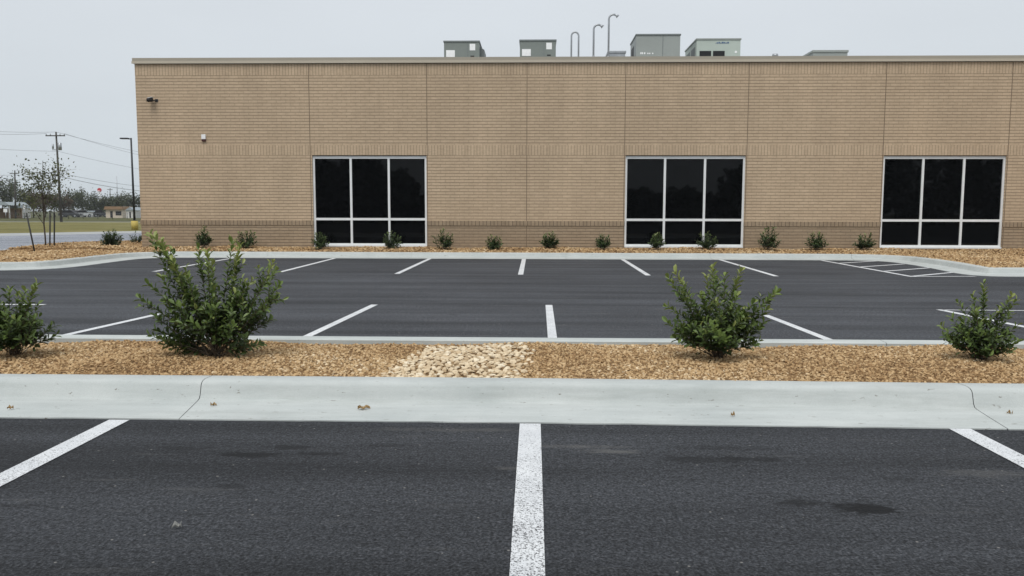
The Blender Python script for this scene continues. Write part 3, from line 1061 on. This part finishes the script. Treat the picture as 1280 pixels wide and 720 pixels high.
def shrub_meshes(tips, nfill, width, height, leafL, seed, spacing=0.013, twigs=3, bright=0.0, lm=None, low=0.12):
    """tips: (dx, dz) of the long shoots; nfill: inner shoots filling the dome"""
    r = np.random.default_rng(seed)
    sh = []
    for (dx, dz) in tips:
        sh.append((np.array([dx, r.uniform(-.28, .28) * width * (0.6 if abs(dx) > width * .35 else 1), dz]), 1))
    for _ in range(nfill):
        a = r.uniform(0, 2 * math.pi)
        q = math.sqrt(r.uniform(0.02, 1)) * 0.92
        z = height * (low + (0.80 - low) * r.uniform(0.25, 1) ** 0.8 * math.sqrt(max(0, 1.08 - q * q)))
        sh.append((np.array([math.cos(a) * q * width / 2, math.sin(a) * q * width / 2 * 0.85, z]), 0))
    P, A, N, L, T = [], [], [], [], []
    st = MB()

    def dress(pts, t0, shade, ll):
        seg = np.linalg.norm(np.diff(pts, axis=0), axis=1)
        s = np.concatenate([[0], np.cumsum(seg)])
        n = max(4, int(s[-1] * (1 - t0) / spacing))
        ts = np.linspace(t0, 1, n) * s[-1]
        for i, sv in enumerate(ts):
            u = sv / s[-1]
            p = np.array([np.interp(sv, s, pts[:, k]) for k in range(3)])
            q = np.array([np.interp(min(sv + .02, s[-1]), s, pts[:, k]) for k in range(3)]) - np.array([np.interp(max(sv - .02, 0), s, pts[:, k]) for k in range(3)])
            q = q / (np.linalg.norm(q) + 1e-9)
            ang = i * 2.4 + r.uniform(-.4, .4)
            e1 = np.cross(q, np.array([0.13, 0.27, 0.95]))
            e1 /= np.linalg.norm(e1) + 1e-9
            e2 = np.cross(q, e1)
            out = e1 * math.cos(ang) + e2 * math.sin(ang)
            open_ = 0.95 - 0.30 * max(0, (u - .75) / .25)
            a = q * (1 - open_ * .55) + out * open_ * r.uniform(.75, 1.1) + np.array([0, 0, .12])
            P.append(p)
            A.append(a)
            N.append(q * .9 - out * .25 + r.normal(0, .25, 3) + np.array([0, 0, .35]))
            L.append(ll * r.uniform(.75, 1.15) * (1 + .15 * max(0, (u - .8) / .2)))
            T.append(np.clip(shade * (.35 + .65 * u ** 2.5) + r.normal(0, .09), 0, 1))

    for k, (tip, main) in enumerate(sh):
        b0 = np.array([r.normal(0, .035), r.normal(0, .035), 0.0]) * width
        pts = branch_pts(b0, tip, r.uniform(-.12, .22), 12, r)
        rad = 0.0065 * (height / 0.9) if main else 0.0045 * (height / 0.9)
        st.tube([Vector(q) for q in pts], list(np.linspace(rad, rad * .35, len(pts))), 5)
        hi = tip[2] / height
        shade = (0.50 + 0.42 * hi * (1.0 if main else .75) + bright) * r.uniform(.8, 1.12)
        dress(pts, r.uniform(.38, .5) if main else r.uniform(.3, .45), shade, leafL)
        for _ in range(twigs):
            u = r.uniform(.35, .88)
            i = int(u * 11)
            d = pts[min(i + 1, 11)] - pts[i]
            d = d / np.linalg.norm(d)
            dv = d * .8 + r.normal(0, .55, 3) + np.array([0, 0, .25])
            dv /= np.linalg.norm(dv)
            ln = height * r.uniform(.09, .2)
            tw = np.stack([pts[i] + dv * ln * q + np.array([0, 0, .15]) * ln * q * q for q in np.linspace(0, 1, 5)])
            tw[:, 2] = np.maximum(tw[:, 2], 0.03)
            st.tube([Vector(q) for q in tw], list(np.linspace(rad * .5, rad * .25, 5)), 4)
            dress(tw, .2, shade * r.uniform(.75, 1.05), leafL * .92)
    P, A, N, L, T = map(np.array, (P, A, N, L, T))
    v, f3, f4, t3, t4 = leaves(P, A, N, L, L * r.uniform(.36, .50, len(L)), T)
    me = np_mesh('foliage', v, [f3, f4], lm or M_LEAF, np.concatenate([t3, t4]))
    return st, me


def shrub(label, loc, group, *a, name='shrub', rz=0, **kw):
    t = thing(name, label, 'shrub', loc, rz, group)
    st, me = shrub_meshes(*a, **kw)
    st.build('stems', M_STEM, t)
    link('foliage', me, t)
    return t


IG = 'shrubs planted along the gravel island'
PXM = 1007.5 / 6.72


def tips_px(bx, by, pts):
    return [((x - bx) / PXM, (by - y) / PXM) for x, y in pts]


GZ = 0.135
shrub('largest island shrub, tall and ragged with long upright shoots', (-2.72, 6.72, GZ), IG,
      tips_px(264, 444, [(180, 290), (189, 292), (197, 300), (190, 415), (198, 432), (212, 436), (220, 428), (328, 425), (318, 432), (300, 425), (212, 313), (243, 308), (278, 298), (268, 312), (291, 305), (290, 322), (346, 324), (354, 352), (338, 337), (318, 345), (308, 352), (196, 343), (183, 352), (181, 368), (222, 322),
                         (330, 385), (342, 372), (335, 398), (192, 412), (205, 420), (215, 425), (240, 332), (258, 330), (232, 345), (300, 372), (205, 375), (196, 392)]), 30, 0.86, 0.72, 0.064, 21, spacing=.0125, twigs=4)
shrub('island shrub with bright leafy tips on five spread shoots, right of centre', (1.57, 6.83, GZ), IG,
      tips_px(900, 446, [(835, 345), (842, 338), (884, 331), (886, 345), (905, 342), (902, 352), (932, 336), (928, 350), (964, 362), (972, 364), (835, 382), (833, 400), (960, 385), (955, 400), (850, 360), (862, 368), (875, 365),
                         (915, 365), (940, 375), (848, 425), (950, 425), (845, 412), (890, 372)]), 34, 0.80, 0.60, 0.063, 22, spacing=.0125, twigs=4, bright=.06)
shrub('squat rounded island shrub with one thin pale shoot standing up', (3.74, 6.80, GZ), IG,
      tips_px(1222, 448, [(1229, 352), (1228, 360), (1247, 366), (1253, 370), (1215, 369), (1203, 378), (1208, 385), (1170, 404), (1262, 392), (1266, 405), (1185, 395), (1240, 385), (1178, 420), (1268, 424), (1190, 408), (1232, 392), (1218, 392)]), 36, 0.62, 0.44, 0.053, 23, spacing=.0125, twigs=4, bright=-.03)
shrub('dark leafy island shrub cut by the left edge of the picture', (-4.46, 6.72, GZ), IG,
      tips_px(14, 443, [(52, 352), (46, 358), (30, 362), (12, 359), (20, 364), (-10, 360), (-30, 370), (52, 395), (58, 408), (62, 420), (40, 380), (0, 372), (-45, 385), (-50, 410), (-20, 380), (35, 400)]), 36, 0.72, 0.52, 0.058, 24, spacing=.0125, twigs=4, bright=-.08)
# fallen leaf litter shades nothing: the soft dark under the shrubs is their own shadow

WG = 'small shrubs in the bed along the brick wall'
YW = 24.62
wall_shrubs = [
    (255, 'narrow upright wall shrub nearest the left corner of the building', .42, .62, 31),
    (308, 'second small wall shrub from the left corner, broad and twiggy', .56, .50, 32),
    (400, 'small shrub before the lower left corner of the left window', .46, .46, 33),
    (489, 'small shrub in front of the right mullion of the left window', .48, .46, 34),
    (555, 'spreading shrub on bare wall just right of the left window', .62, .54, 35),
    (618, 'lowest wall shrub, alone left of the long wall joint between windows', .46, .38, 36),
    (687, 'wall shrub just right of the middle wall joint between two windows', .46, .52, 37),
    (754, 'slim shrub on bare wall just left of the middle window', .40, .44, 38),
    (821, 'dark shrub in front of the left mullion of the middle window', .40, .46, 39),
    (885, 'wide shrub in front of the right mullion of the middle window', .58, .50, 40),
    (961, 'tallest wall shrub, just right of the middle window', .50, .64, 41),
    (1021, 'bushy wall shrub halfway between the middle and right windows', .54, .50, 42),
    (1081, 'wall shrub just left of the right window', .56, .48, 43),
]
for (x, lb, wd, ht, sd_) in wall_shrubs:
    wd, ht = wd * 1.12, ht * 1.08
    q = at(x, 309, YW)
    r = np.random.default_rng(sd_)
    tp = [(wd / 2 * math.sin(a) * r.uniform(.8, 1.1), ht * math.cos(a * .8) * r.uniform(.82, 1.05)) for a in np.linspace(-1.45, 1.45, 9)]
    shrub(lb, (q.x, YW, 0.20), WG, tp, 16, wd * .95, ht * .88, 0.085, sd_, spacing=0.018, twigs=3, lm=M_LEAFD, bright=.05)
q = at(139.5, 306, 25.5)
r = np.random.default_rng(50)
tp = [(.36 * math.sin(a) * r.uniform(.9, 1.1), .60 * math.cos(a * .75) * r.uniform(.9, 1.05)) for a in np.linspace(-1.5, 1.5, 13)]
shrub('round dense dark shrub alone on the gravel left of the building', (q.x, 25.5, 0.14), WG, tp, 40, .70, .62, 0.068, 50, spacing=0.016, twigs=3, lm=M_LEAFD, bright=-.1)
q = at(171, 303, 28.0)
shrub('low dark shrub peeping out behind the left corner of the building', (q.x, 28.0, 0.20), WG, [(.2, .3), (-.22, .28), (0, .4)], 16, .5, .42, 0.068, 51, spacing=0.02, twigs=2, lm=M_LEAFD, bright=-.1)

# ------------------------------------------------------------------ young staked tree
def tree_parts(height, crown_c, crown_r, nleaf, leaf, seed, trunk_r, gap=0.45, limbs=9, lean=(0, 0), quad=True, trunk_top=0.85):
    """trunk with limbs, and a crown of loose leaf clusters around the limb ends"""
    r = np.random.default_rng(seed)
    st = MB()
    top = np.array([lean[0], lean[1], height * trunk_top])
    tr = [np.array([0, 0, 0.0]) + (top) * u + np.array([r.normal(0, .012), r.normal(0, .012), 0]) * height * u for u in np.linspace(0, 1, 8)]
    st.tube([Vector(q) for q in tr], list(np.linspace(trunk_r, trunk_r * .3, 8)), 7)
    ends = []
    for k in range(limbs):
        u = r.uniform(.35, .95)
        b = tr[min(7, int(u * 7))]
        a = 2.4 * k + r.uniform(-.4, .4)
        q = r.uniform(.45, 1.0)
        e = np.array([math.cos(a) * crown_r[0] * q, math.sin(a) * crown_r[1] * q, 0]) + np.array([top[0], top[1], crown_c + crown_r[2] * r.uniform(-.7, .85)])
        e[2] = max(e[2], b[2] + .1 * height * .3)
        pts = branch_pts(b, e, r.uniform(-.1, .25), 7, r)
        st.tube([Vector(z) for z in pts], list(np.linspace(trunk_r * .42, trunk_r * .1, 7)), 5)
        ends.append((pts[3:], 1.0))
        for _ in range(3):
            i = r.integers(2, 6)
            d = r.normal(0, 1, 3) + (e - b) / np.linalg.norm(e - b)
            d /= np.linalg.norm(d)
            e2 = pts[i] + d * crown_r[0] * r.uniform(.25, .55)
            p2 = branch_pts(pts[i], e2, 0.1, 5, r)
            st.tube([Vector(z) for z in p2], list(np.linspace(trunk_r * .2, trunk_r * .06, 5)), 4)
            ends.append((p2[1:], .8))
    allp = np.concatenate([e[0] for e in ends])
    c = allp[r.integers(0, len(allp), nleaf)]
    P = c + r.normal(0, 1, (nleaf, 3)) * np.array(crown_r) * gap * .4
    A = r.normal(0, 1, (nleaf, 3)) + np.array([0, 0, -.2])
    A /= np.linalg.norm(A, axis=1)[:, None]
    N = r.normal(0, 1, (nleaf, 3)) + np.array([0, 0, .6])
    L = leaf * r.uniform(.6, 1.3, nleaf)
    clump = .5 + .32 * np.sin(P[:, 0] * 5 / crown_r[0]) * np.sin(P[:, 2] * 6 / crown_r[2] + 1) + r.normal(0, .14, nleaf)
    v, f3, f4, t3, t4 = leaves(P, A, N, L, L * r.uniform(.5, .75, nleaf), np.clip(clump, 0, 1))
    return st, v, f3, f4, t3, t4


def tree(name, label, loc, group, lm, bark, *a, **kw):
    t = thing(name, label, 'tree', loc, random.uniform(0, .3), group)
    st, v, f3, f4, t3, t4 = tree_parts(*a, **kw)
    st.build('trunk', bark, t)
    link('crown', np_mesh('crown', v, [f3, f4], lm, np.concatenate([t3, t4])), t)
    return t


tree('young_tree', 'thin young tree with sparse leaves between steel stakes on the gravel bed', (-15.45, 25.1, 0.12), None, M_YOUNG, M_BARK,
     2.85, 2.0, (0.80, 0.7, 0.90), 1050, 0.072, 61, 0.026, gap=.36, limbs=18, lean=(-.02, 0), trunk_top=.98)
SG = 'steel stakes round the young tree'
for (x0, y0, x1, y1, yy, lb) in ((44, 314, 33, 266, 23.6, 'dark leaning stake left of the young tree'), (62, 311, 62.6, 266, 25.0, 'dark upright stake next to the thin young trunk'), (67.5, 310.5, 68, 266, 25.3, 'dark upright stake farthest right of the young tree')):
    a, b = at(x0, y0, yy), at(x1, y1, yy)
    t = thing('tree_stake', lb, 'stake', (a.x, yy, .12), 0, SG)
    MB().tube([(0, 0, -.1), (b.x - a.x, 0, b.z - .12)], .022, 6).build('post', M_STAKE, t)
    MB().box(b.x - a.x - .03, b.x - a.x + .03, -.012, .012, b.z - .25, b.z - .2).build('tie_lug', M_STAKE, t)

# ------------------------------------------------------------------ light pole, utility poles, wires
q = at(168.6, 287, 57)
t = thing('light_pole', 'dark parking lot light pole on a yellow concrete base by the building edge', 'light pole', (q.x, 57, -0.02))
base = MB().tube([(0, 0, 0), (0, 0, .64)], .23, 16)
base.build('base', M_YELLOW, t)
ht = at(168.4, 173, 57).z
MB().box(-.16, .16, -.16, .16, .662, .69).build('base_plate', M_DKMET, t)
MB().tube([(0, 0, .66), (0, 0, ht + .05)], [.085, .06], 8).build('pole', M_DKMET, t)
MB().box(-.22, 0, -.03, .03, ht - .05, ht + .01).build('arm', M_DKMET, t)
MB().box(-.74, -.18, -.16, .16, ht - .03, ht + .06, .015).build('lamp_head', M_DKMET, t)


def utility_pole(label, bx, by, tx, ty, Y, arm, rad, transformer=False):
    a, b = at(bx, by, Y), at(tx, ty, Y)
    t = thing('utility_pole', label, 'utility pole', (a.x, Y, -.06), 0, 'wooden utility poles on the left')
    dx, h = b.x - a.x, b.z + .06
    MB().tube([(0, 0, -.2), (dx, 0, h)], [rad, rad * .6], 8).build('pole', M_WOOD, t)
    za = h - arm[1]
    xa = dx * za / h
    MB().box(xa - arm[0], xa + arm[0], -.24, -.13, za - .06, za + .06).build('crossarm', M_WOOD, t)
    for k in (-.94, -.5, .5, .94):
        MB().tube([(xa + arm[0] * k, -.185, za + .06), (xa + arm[0] * k, -.185, za + .26)], [.05, .035], 6).build('insulator', M_GALV, t)
    if transformer:
        zt = h - 1.7
        xt = dx * zt / h
        for sx_, rr, hh in ((.42, .20, .85), (-.42, .10, .55)):
            MB().tube([(xt + sx_, -.1, zt - hh / 2), (xt + sx_, -.1, zt + hh / 2)], rr, 10).build('transformer', M_GALV, t)
        MB().box(xt - .55, xt + .5, -.08, -.02, zt - .42, zt - .34).build('bracket', M_GALV, t)
    return t, Vector((a.x + xa, Y - .185, za + .2)), Vector((a.x + dx, Y, h - .05))


PY = 95.0
P1, c1, t1 = utility_pole('tall leaning wooden utility pole with crossarm and transformer', 76.8, 277, 70.0, 165, PY, (1.15, .45), .155, True)
P2, c2, t2 = utility_pole('distant wooden utility pole with one crossarm at the far left', 19.5, 273, 18.5, 213, 135, (.75, .55), .16)
P3, c3, t3 = utility_pole('faint far utility pole standing beyond the red sign', 137.6, 270, 137.6, 235, 235, (.8, .5), .15)
t = thing('mast', 'thin tall mast rising behind the trees near the light pole', 'mast', (at(148, 272, 210).x, 210, -.06))
zm = at(148, 220, 210).z
MB().tube([(0, 0, 0), (0, 0, zm)], [.14, .08], 6).build('pole', M_GALV, t)


def wire(label, a, b, sag, rad=0.016):
    n = 14
    pts = [a.lerp(b, k / (n - 1)) - Vector((0, 0, sag * 4 * (k / (n - 1)) * (1 - k / (n - 1)))) for k in range(n)]
    o = pts[0].copy()
    w_ = MB().tube([q - o for q in pts], rad, 5).build('power_line', M_WIRE, None, o)
    tag(w_, label, 'wire', 'power lines strung over the left')


def wpt(x, y, Y):
    return at(x, y, Y)


wire('topmost power line left of the tall pole', wpt(-120, 152, PY - 12), t1, .4)
wire('second power line left of the tall pole, at the crossarm', wpt(-120, 157, PY - 14), c1 + Vector((-1.08, 0, 0)), .4)
wire('topmost power line running right from the tall pole to the building', t1, wpt(300, 203, PY + 60), 1.0)
wire('second power line right of the tall pole, from its crossarm', c1 + Vector((1.08, 0, 0)), wpt(300, 212, PY + 60), 1.0)
wire('faint middle power line left of the tall pole', wpt(-120, 174, PY - 8), wpt(71, 189, PY), .3, .015)
wire('faint middle power line right of the tall pole', wpt(72, 189, PY), wpt(300, 225, PY + 60), .8, .015)
wire('upper of two low power lines left of the tall pole', wpt(-120, 210, PY - 10), wpt(73, 216, PY), .5, .016)
wire('upper of two low power lines right of the tall pole', wpt(73, 216, PY), wpt(300, 232, PY + 50), 1.2, .02)
wire('lowest power line, thicker, right of the tall pole', wpt(73, 220, PY), wpt(300, 232.5, PY + 50), 1.6, .03)
wire('lowest power line left of the tall pole', wpt(-120, 216, PY - 10), wpt(73, 220, PY), .7, .02)

# ------------------------------------------------------------------ far trees, sheds, cars and fence beyond the lawn
TG = 'trees beyond the lawn'
far = [  # px, top py, Y, crown half width px, kind, label
    (-30, 222, 150, 16, 0, 'far tree just outside the left edge of the picture'),
    (4, 224, 150, 12, 0, 'far loose-crowned tree at the left edge behind the grey-roofed pavilion'),
    (14, 226, 158, 10, 0, 'far leafy tree right behind the distant pole'),
    (27, 232, 150, 10, 0, 'far green tree right of the distant pole'),
    (42, 238, 152, 10, 1, 'far rusty brown tree left of the young tree'),
    (57, 242, 156, 10, 1, 'far rusty brown tree behind the young trunk'),
    (68, 241, 165, 9, 0, 'far dark tree between the stakes and the tall pole'),
    (80, 242, 168, 9, 1, 'far brownish tree just right of the tall pole'),
    (92, 239, 172, 10, 0, 'far dark green tree above the dark car'),
    (104, 241, 176, 9, 0, 'far dark tree left of the red sign'),
    (115, 243, 180, 9, 0, 'far dark tree under the red sign, left side'),
    (127, 246, 184, 9, 0, 'far low tree under the red sign, right side'),
    (138, 248, 186, 9, 0, 'far low tree behind the cream shed'),
    (150, 242, 180, 9, 0, 'far rounded tree at the foot of the thin mast'),
    (161, 245, 186, 9, 0, 'far tree behind the white shed'),
    (174, 244, 186, 10, 0, 'far tree half hidden by the building corner'),
    (103, 231, 215, 3, 0, 'thin treetop poking above the far tree line'),
    (35, 243, 185, 14, 0, 'tree in the back row behind the rusty trees'),
    (86, 244, 205, 14, 0, 'tree in the back row right of the tall pole'),
    (145, 249, 215, 14, 0, 'tree in the back row between the two sheds'),
]
protos = {}
for k, (px_, ty, Y, hw, kind, lb) in enumerate(far):
    b = at(px_, 270, Y)
    h = (at(px_, ty, Y).z + 0.06) * 1.14
    rw = hw / FPX * Y
    t = tree('far_tree', lb, (b.x, Y, -.06), TG, M_TREEB if kind else M_TREEL, M_BARK,
             h, h * .56, (rw * 1.15, rw * 1.1, h * .38), 900 if hw > 4 else 150, .34, 100 + k, .12, gap=.62, limbs=12, trunk_top=.8)
for k in range(9):                                                    # more of the same row, outside the frame on the left
    x = -44 - 5.2 * k
    tree('far_tree', 'far tree standing left of the picture edge', (x, 150 + 6 * (k % 3), -.06), TG, M_TREEL, M_BARK,
         6.5 + (k % 4) * .6, 4, (2.6, 2.4, 2.6), 700, .36, 150 + k, .12, gap=.62, limbs=10, trunk_top=.8) if False else None
# low scrub that closes the foot of the tree line
r = np.random.default_rng(77)
n = 5200
xs = r.uniform(-110, -14, n)
ys = 188 + r.normal(0, 4, n) + 18 * (r.uniform(0, 1, n) > .5)
zs = np.abs(r.normal(0, 1.15, n)) * (1 + .4 * np.sin(xs * .35))
v, f3, f4, t3, t4 = leaves(np.stack([xs, ys, zs], 1), r.normal(0, 1, (n, 3)), r.normal(0, 1, (n, 3)) + np.array([0, 0, .5]), r.uniform(.5, 1.0, n), r.uniform(.4, .7, n), np.clip(r.normal(.35, .18, n), 0, 1))
tag(link('scrub', np_mesh('scrub', v, [f3, f4], M_TREEL, np.concatenate([t3, t4]))), 'dark scrub under the far tree line', 'scrub', None, 'stuff')


def shed(label, x0, x1, ybase, yroof, ytop, Y, wall, roof, dark=((.3, .5),), gable=False):
    a, b = at(x0, ybase, Y), at(x1, ybase, Y)
    w_ = b.x - a.x
    h0, h1 = at(x0, yroof, Y).z + .06, at(x0, ytop, Y).z + .06
    t = thing('shed', label, 'shed', (a.x, Y, -.06))
    MB().box(0, w_, 0, 3.5, 0, h0).build('wall', wall, t)
    if gable:
        MB().prism([(-.15, h0 + .002), (w_ + .15, h0 + .002), (w_ / 2, h1)], -.2, 3.7).build('roof', roof, t)
    else:
        rf = MB()
        rf.prism([(-.2, h0 + .002), (w_ + .2, h0 + .002), (w_ + .02, h1), (.02, h1)], -.35, 3.8)
        rf.build('roof', roof, t)
    for (u0, u1) in dark:
        MB().box(u0 * w_, u1 * w_, -.03, -.002, .05 if u1 - u0 < .25 else h0 * .3, h0 * .8).build('doorway' if u1 - u0 < .25 else 'window', M_BLACK, t)
    return t


shed('cream shed with a brown roof and dark openings beyond the lawn', 132.5, 153, 271, 262, 258, 150, M_CREAM, M_BROOF, ((.27, .42), (.6, .95)))
shed('white gabled shed beside the light pole', 158, 168, 272, 263, 259, 146, M_PALE, M_GROOF, ((.4, .58),), True)
shed('narrow pale hut right of the grey-roofed pavilion', 14.5, 23, 273, 260, 257, 140, M_PALE, M_GROOF, ((.3, .52),))
shed('small pale hut between the dark car and the cream shed', 108, 112.5, 270.5, 265, 263.5, 165, M_PALE, M_GROOF, ((.35, .55),))
shed('tiny pale hut right of the dark car', 93, 95, 270, 264.5, 263, 165, M_PALE, M_GROOF, ((.35, .55),))

a, b = at(-30, 272, 135), at(13, 272, 135)
w_ = b.x - a.x
t = thing('pavilion', 'open pavilion with a low grey metal roof at the left edge', 'pavilion', (a.x, 135, -.06))
h0, h1 = at(0, 256, 135).z, at(0, 252, 135).z
MB().prism([(-.3, h0), (w_ + .2, h0), (w_ - .6, h1), (.3, h1)], -.4, 5.0).build('roof', M_GROOF, t)
for x in (0.1, w_ * .33, w_ * .66, w_ - .15):
    MB().box(x - .08, x + .08, 0, .16, 0, h0 - .003).build('post', M_PALE, t)
MB().box(.3, w_ - .3, 3.5, 3.7, 0, h0 - .5).build('back_wall', M_BROOF, t)
for (x, y, ww, lb) in ((6.8, 263, 2.4, 'small white notice board under the pavilion'), (30, 259, 1.2, 'small white box sign on a thin post near the distant huts')):
    q = at(x, y, 133)
    t = thing('notice_board', lb, 'sign', (q.x, 133, -.06))
    hw = ww / FPX * 133
    MB().tube([(0, 0.02, 0), (0, 0.02, q.z - .1)], .05, 6).build('post', M_GALV, t)
    MB().box(-hw, hw, -.04, .04, q.z - .25, q.z + .32).build('board', M_WHITE, t)


def car(label, px_, py_, Y, length, paint, rz):
    q = at(px_, py_, Y)
    t = thing('parked_car', label, 'car', (q.x, Y, -.06), rz, 'cars parked beyond the lawn')
    L = length / 2
    bd = MB()
    bd.prism([(-L, .35), (-L, .78), (-L * .62, .92), (L * .55, .92), (L, .75), (L, .35)], -.85, .85)
    bd.build('body', paint, t)
    MB().prism([(-L * .72, .915), (-L * .48, 1.42), (L * .18, 1.44), (L * .55, .915)], -.74, .74).build('cabin', M_BLACK, t)
    MB().prism([(-L * .48, 1.42), (L * .18, 1.44), (L * .16, 1.475), (-L * .46, 1.46)], -.72, .72).build('roof_panel', paint, t)
    for x in (-L * .6, L * .6):
        for s in (-1, 1):
            wh = MB().tube([(x, s * .70, .33), (x, s * .88, .33)], .33, 14).build('wheel', M_RUBBER, t)
            MB().tube([(x, s * .881, .33), (x, s * .89, .33)], .19, 10).build('rim', M_GALV, wh)
    for s in (-.6, .6):
        MB().box(L - .02, L + .01, s - .12, s + .12, .62, .74).build('headlight', M_WHITE, t)
    return t


car('dark car parked under the far trees right of the tall pole', 88, 270.5, 158, 3.9, M_DCAR, R(8))
car('white car parked between the dark car and the small pale hut', 102, 270.5, 162, 3.9, M_WCAR, R(60))
car('dark car parked left of the cream shed', 122, 270.5, 168, 3.9, M_DCAR, R(70))

# wire fence in front of the far trees
fx0, fx1, FY = at(12, 270, 128).x, at(178, 270, 128).x, 128
t = thing('wire_fence', 'low wire fence with thin posts running along the far side of the lawn', 'fence', (fx0, FY, -.06))
k, x = 0, 0.0
while x < fx1 - fx0:
    MB().tube([(x, 0, 0), (x, 0, 1.0)], .035, 5).build('fence_post', M_STAKE, t)
    x += 2.4
for z in (.35, .65, .95):
    MB().tube([(0, 0, z), (fx1 - fx0, 0, z)], .012, 4).build('fence_wire', M_GALV, t)

# round red sign on a tall post
q = at(124.3, 237.3, 240)
t = thing('round_sign', 'round red and white sign high on a post above the far trees', 'sign', (q.x, 240, -.06))
rr = 2.6 / FPX * 240
MB().tube([(0, -.12, q.z), (0, .12, q.z)], rr, 20).build('disc', M_RED, t)
pts = [(rr * .62 * math.cos(a), -.15, q.z + rr * .62 * math.sin(a)) for a in np.linspace(R(200), R(320), 8)]
MB().tube(pts, rr * .2, 6).build('emblem', M_WHITE, t)
MB().box(-.45, .45, -.1, .1, q.z - rr - .55, q.z - rr - .12).build('lower_panel', M_WHITE, t)
MB().tube([(0, 0.1, 0), (0, 0.1, q.z - .2)], .12, 8).build('post', M_WHITE, t)

# trees across the street behind the photographer, seen only as reflections in the dark glass
r = np.random.default_rng(90)
V, F3, F4, T3, T4, off = [], [], [], [], [], 0
blobs = [(-31, 9.0, 6, 3.5), (-25, 7.0, 4.5, 3.0), (-20, 8.2, 4, 3), (-15.5, 5.8, 3, 2.5), (-10, 3.0, 5, 1.5), (-3, 3.0, 5, 1.5), (4, 3.2, 6, 1.5), (11, 3.6, 6, 1.8), (17, 3.7, 5, 1.8), (23, 6.0, 2.6, 2.6), (29, 6, 4, 3), (36, 8.5, 5, 3.5), (44, 12, 6, 5), (52, 13.5, 6.5, 5), (60, 12, 6, 5), (-40, 8, 6, 4), (-50, 7, 7, 4)]
for (cx, ht, rx, ry) in blobs:
    n = int(260 * rx)
    u = r.normal(0, 1, (n, 3))
    u /= np.linalg.norm(u, axis=1)[:, None]
    u *= r.uniform(.3, 1, (n, 1)) ** .4
    P = np.stack([cx + u[:, 0] * rx * .8, -42 + u[:, 1] * ry, ht * .48 + u[:, 2] * ht * .52 * (1 + .15 * np.sin(u[:, 0] * 9))], 1)
    v, f3, f4, t3, t4 = leaves(P, r.normal(0, 1, (n, 3)), r.normal(0, 1, (n, 3)) + np.array([0, .6, .2]), r.uniform(.5, 1.1, n), r.uniform(.5, .9, n), np.clip(r.normal(.4, .2, n), 0, 1))
    V.append(v); F3.append(f3 + off); F4.append(f4 + off); T3.append(t3); T4.append(t4)
    off += len(v)
me = np_mesh('wood', np.concatenate(V), [np.concatenate(F3), np.concatenate(F4)], M_TREEL, np.concatenate(T3 + T4))
tag(link('wood', me), 'dark line of trees mirrored in the window glass', 'wood', None, 'stuff')

# ------------------------------------------------------------------ litter in the gutter and on the asphalt
def dry_leaf(label, x, y, z, ln, rz, seed, mat=None):
    r = np.random.default_rng(seed)
    k = 7
    top, bot = [], []
    for i in range(k):
        u = i / (k - 1)
        wv = math.sin(math.pi * u ** .8) * .24 * ln * r.uniform(.7, 1.2)
        zz = .006 + .018 * math.sin(u * 5 + seed) ** 2 + r.uniform(0, .004)
        top.append((ln * (u - .5), wv, zz + .012 * r.uniform(.2, 1)))
        bot.append((ln * (u - .5), -wv, zz))
    bm = bmesh.new()
    mid = [bm.verts.new((ln * (i / (k - 1) - .5), 0, .004 + .01 * math.sin(i * 1.1) ** 2)) for i in range(k)]
    tv = [bm.verts.new(q) for q in top]
    bv = [bm.verts.new(q) for q in bot]
    for i in range(k - 1):
        bm.faces.new((mid[i], mid[i + 1], tv[i + 1], tv[i]))
        bm.faces.new((bv[i], bv[i + 1], mid[i + 1], mid[i]))
    bmesh.ops.solidify(bm, geom=bm.faces[:], thickness=.0012)
    me = bpy.data.meshes.new('dry_leaf')
    bm.to_mesh(me)
    bm.free()
    me.materials.append(mat or M_DRYLEAF)
    o = link('dry_leaf', me, None, (x, y, z))
    o.rotation_euler = (0, 0, rz)
    return tag(o, label, 'leaf', 'dry leaves in the gutter')


def gpos(px_, py_, z):
    d = fw + rt * ((px_ - 640) / FPX) - up * ((py_ - 360) / FPX)
    t = (z - CAM_H) / d.z
    return d.x * t, d.y * t


for (x, y, ln, rz, sd_, lb) in ((455, 512, .085, .25, 1, 'largest curled dry leaf in the gutter, left of centre'), (267, 508, .042, .1, 2, 'small dry leaf in the gutter just right of the left kerb joint'), (13, 512, .04, .3, 3, 'dry leaf in the gutter at the left edge of the picture'),
                                (916, 521, .028, .2, 4, 'tiny dry leaf in the gutter right of centre'), (1262, 518, .035, 2.8, 5, 'dry leaf in the gutter right of the right kerb joint'), (221, 661, .04, .4, 6, 'pale dry leaf lying on the near asphalt')):
    z = .018 if y < 560 else .004
    q = gpos(x, y, z)
    dry_leaf(lb, q[0], q[1], z, ln, rz, sd_, M_PALELEAF if y > 560 else None)

# ------------------------------------------------------------------ thin air between here and the far trees
hz = bpy.data.materials.new('haze')
hz.use_nodes = True
ht_ = hz.node_tree
ht_.nodes.remove(ht_.nodes['Principled BSDF'])
pv = ht_.nodes.new('ShaderNodeVolumePrincipled')
pv.inputs['Color'].default_value = (0.86, 0.90, 0.95, 1)
pv.inputs['Density'].default_value = 0.0003
pv.inputs['Anisotropy'].default_value = 0.2
ht_.links.new(pv.outputs[0], [q for q in ht_.nodes if q.type == 'OUTPUT_MATERIAL'][0].inputs['Volume'])
tag(MB().box(-810, 810, -510, 910, -1.06, 14.0).build('haze', hz), kind='stuff')
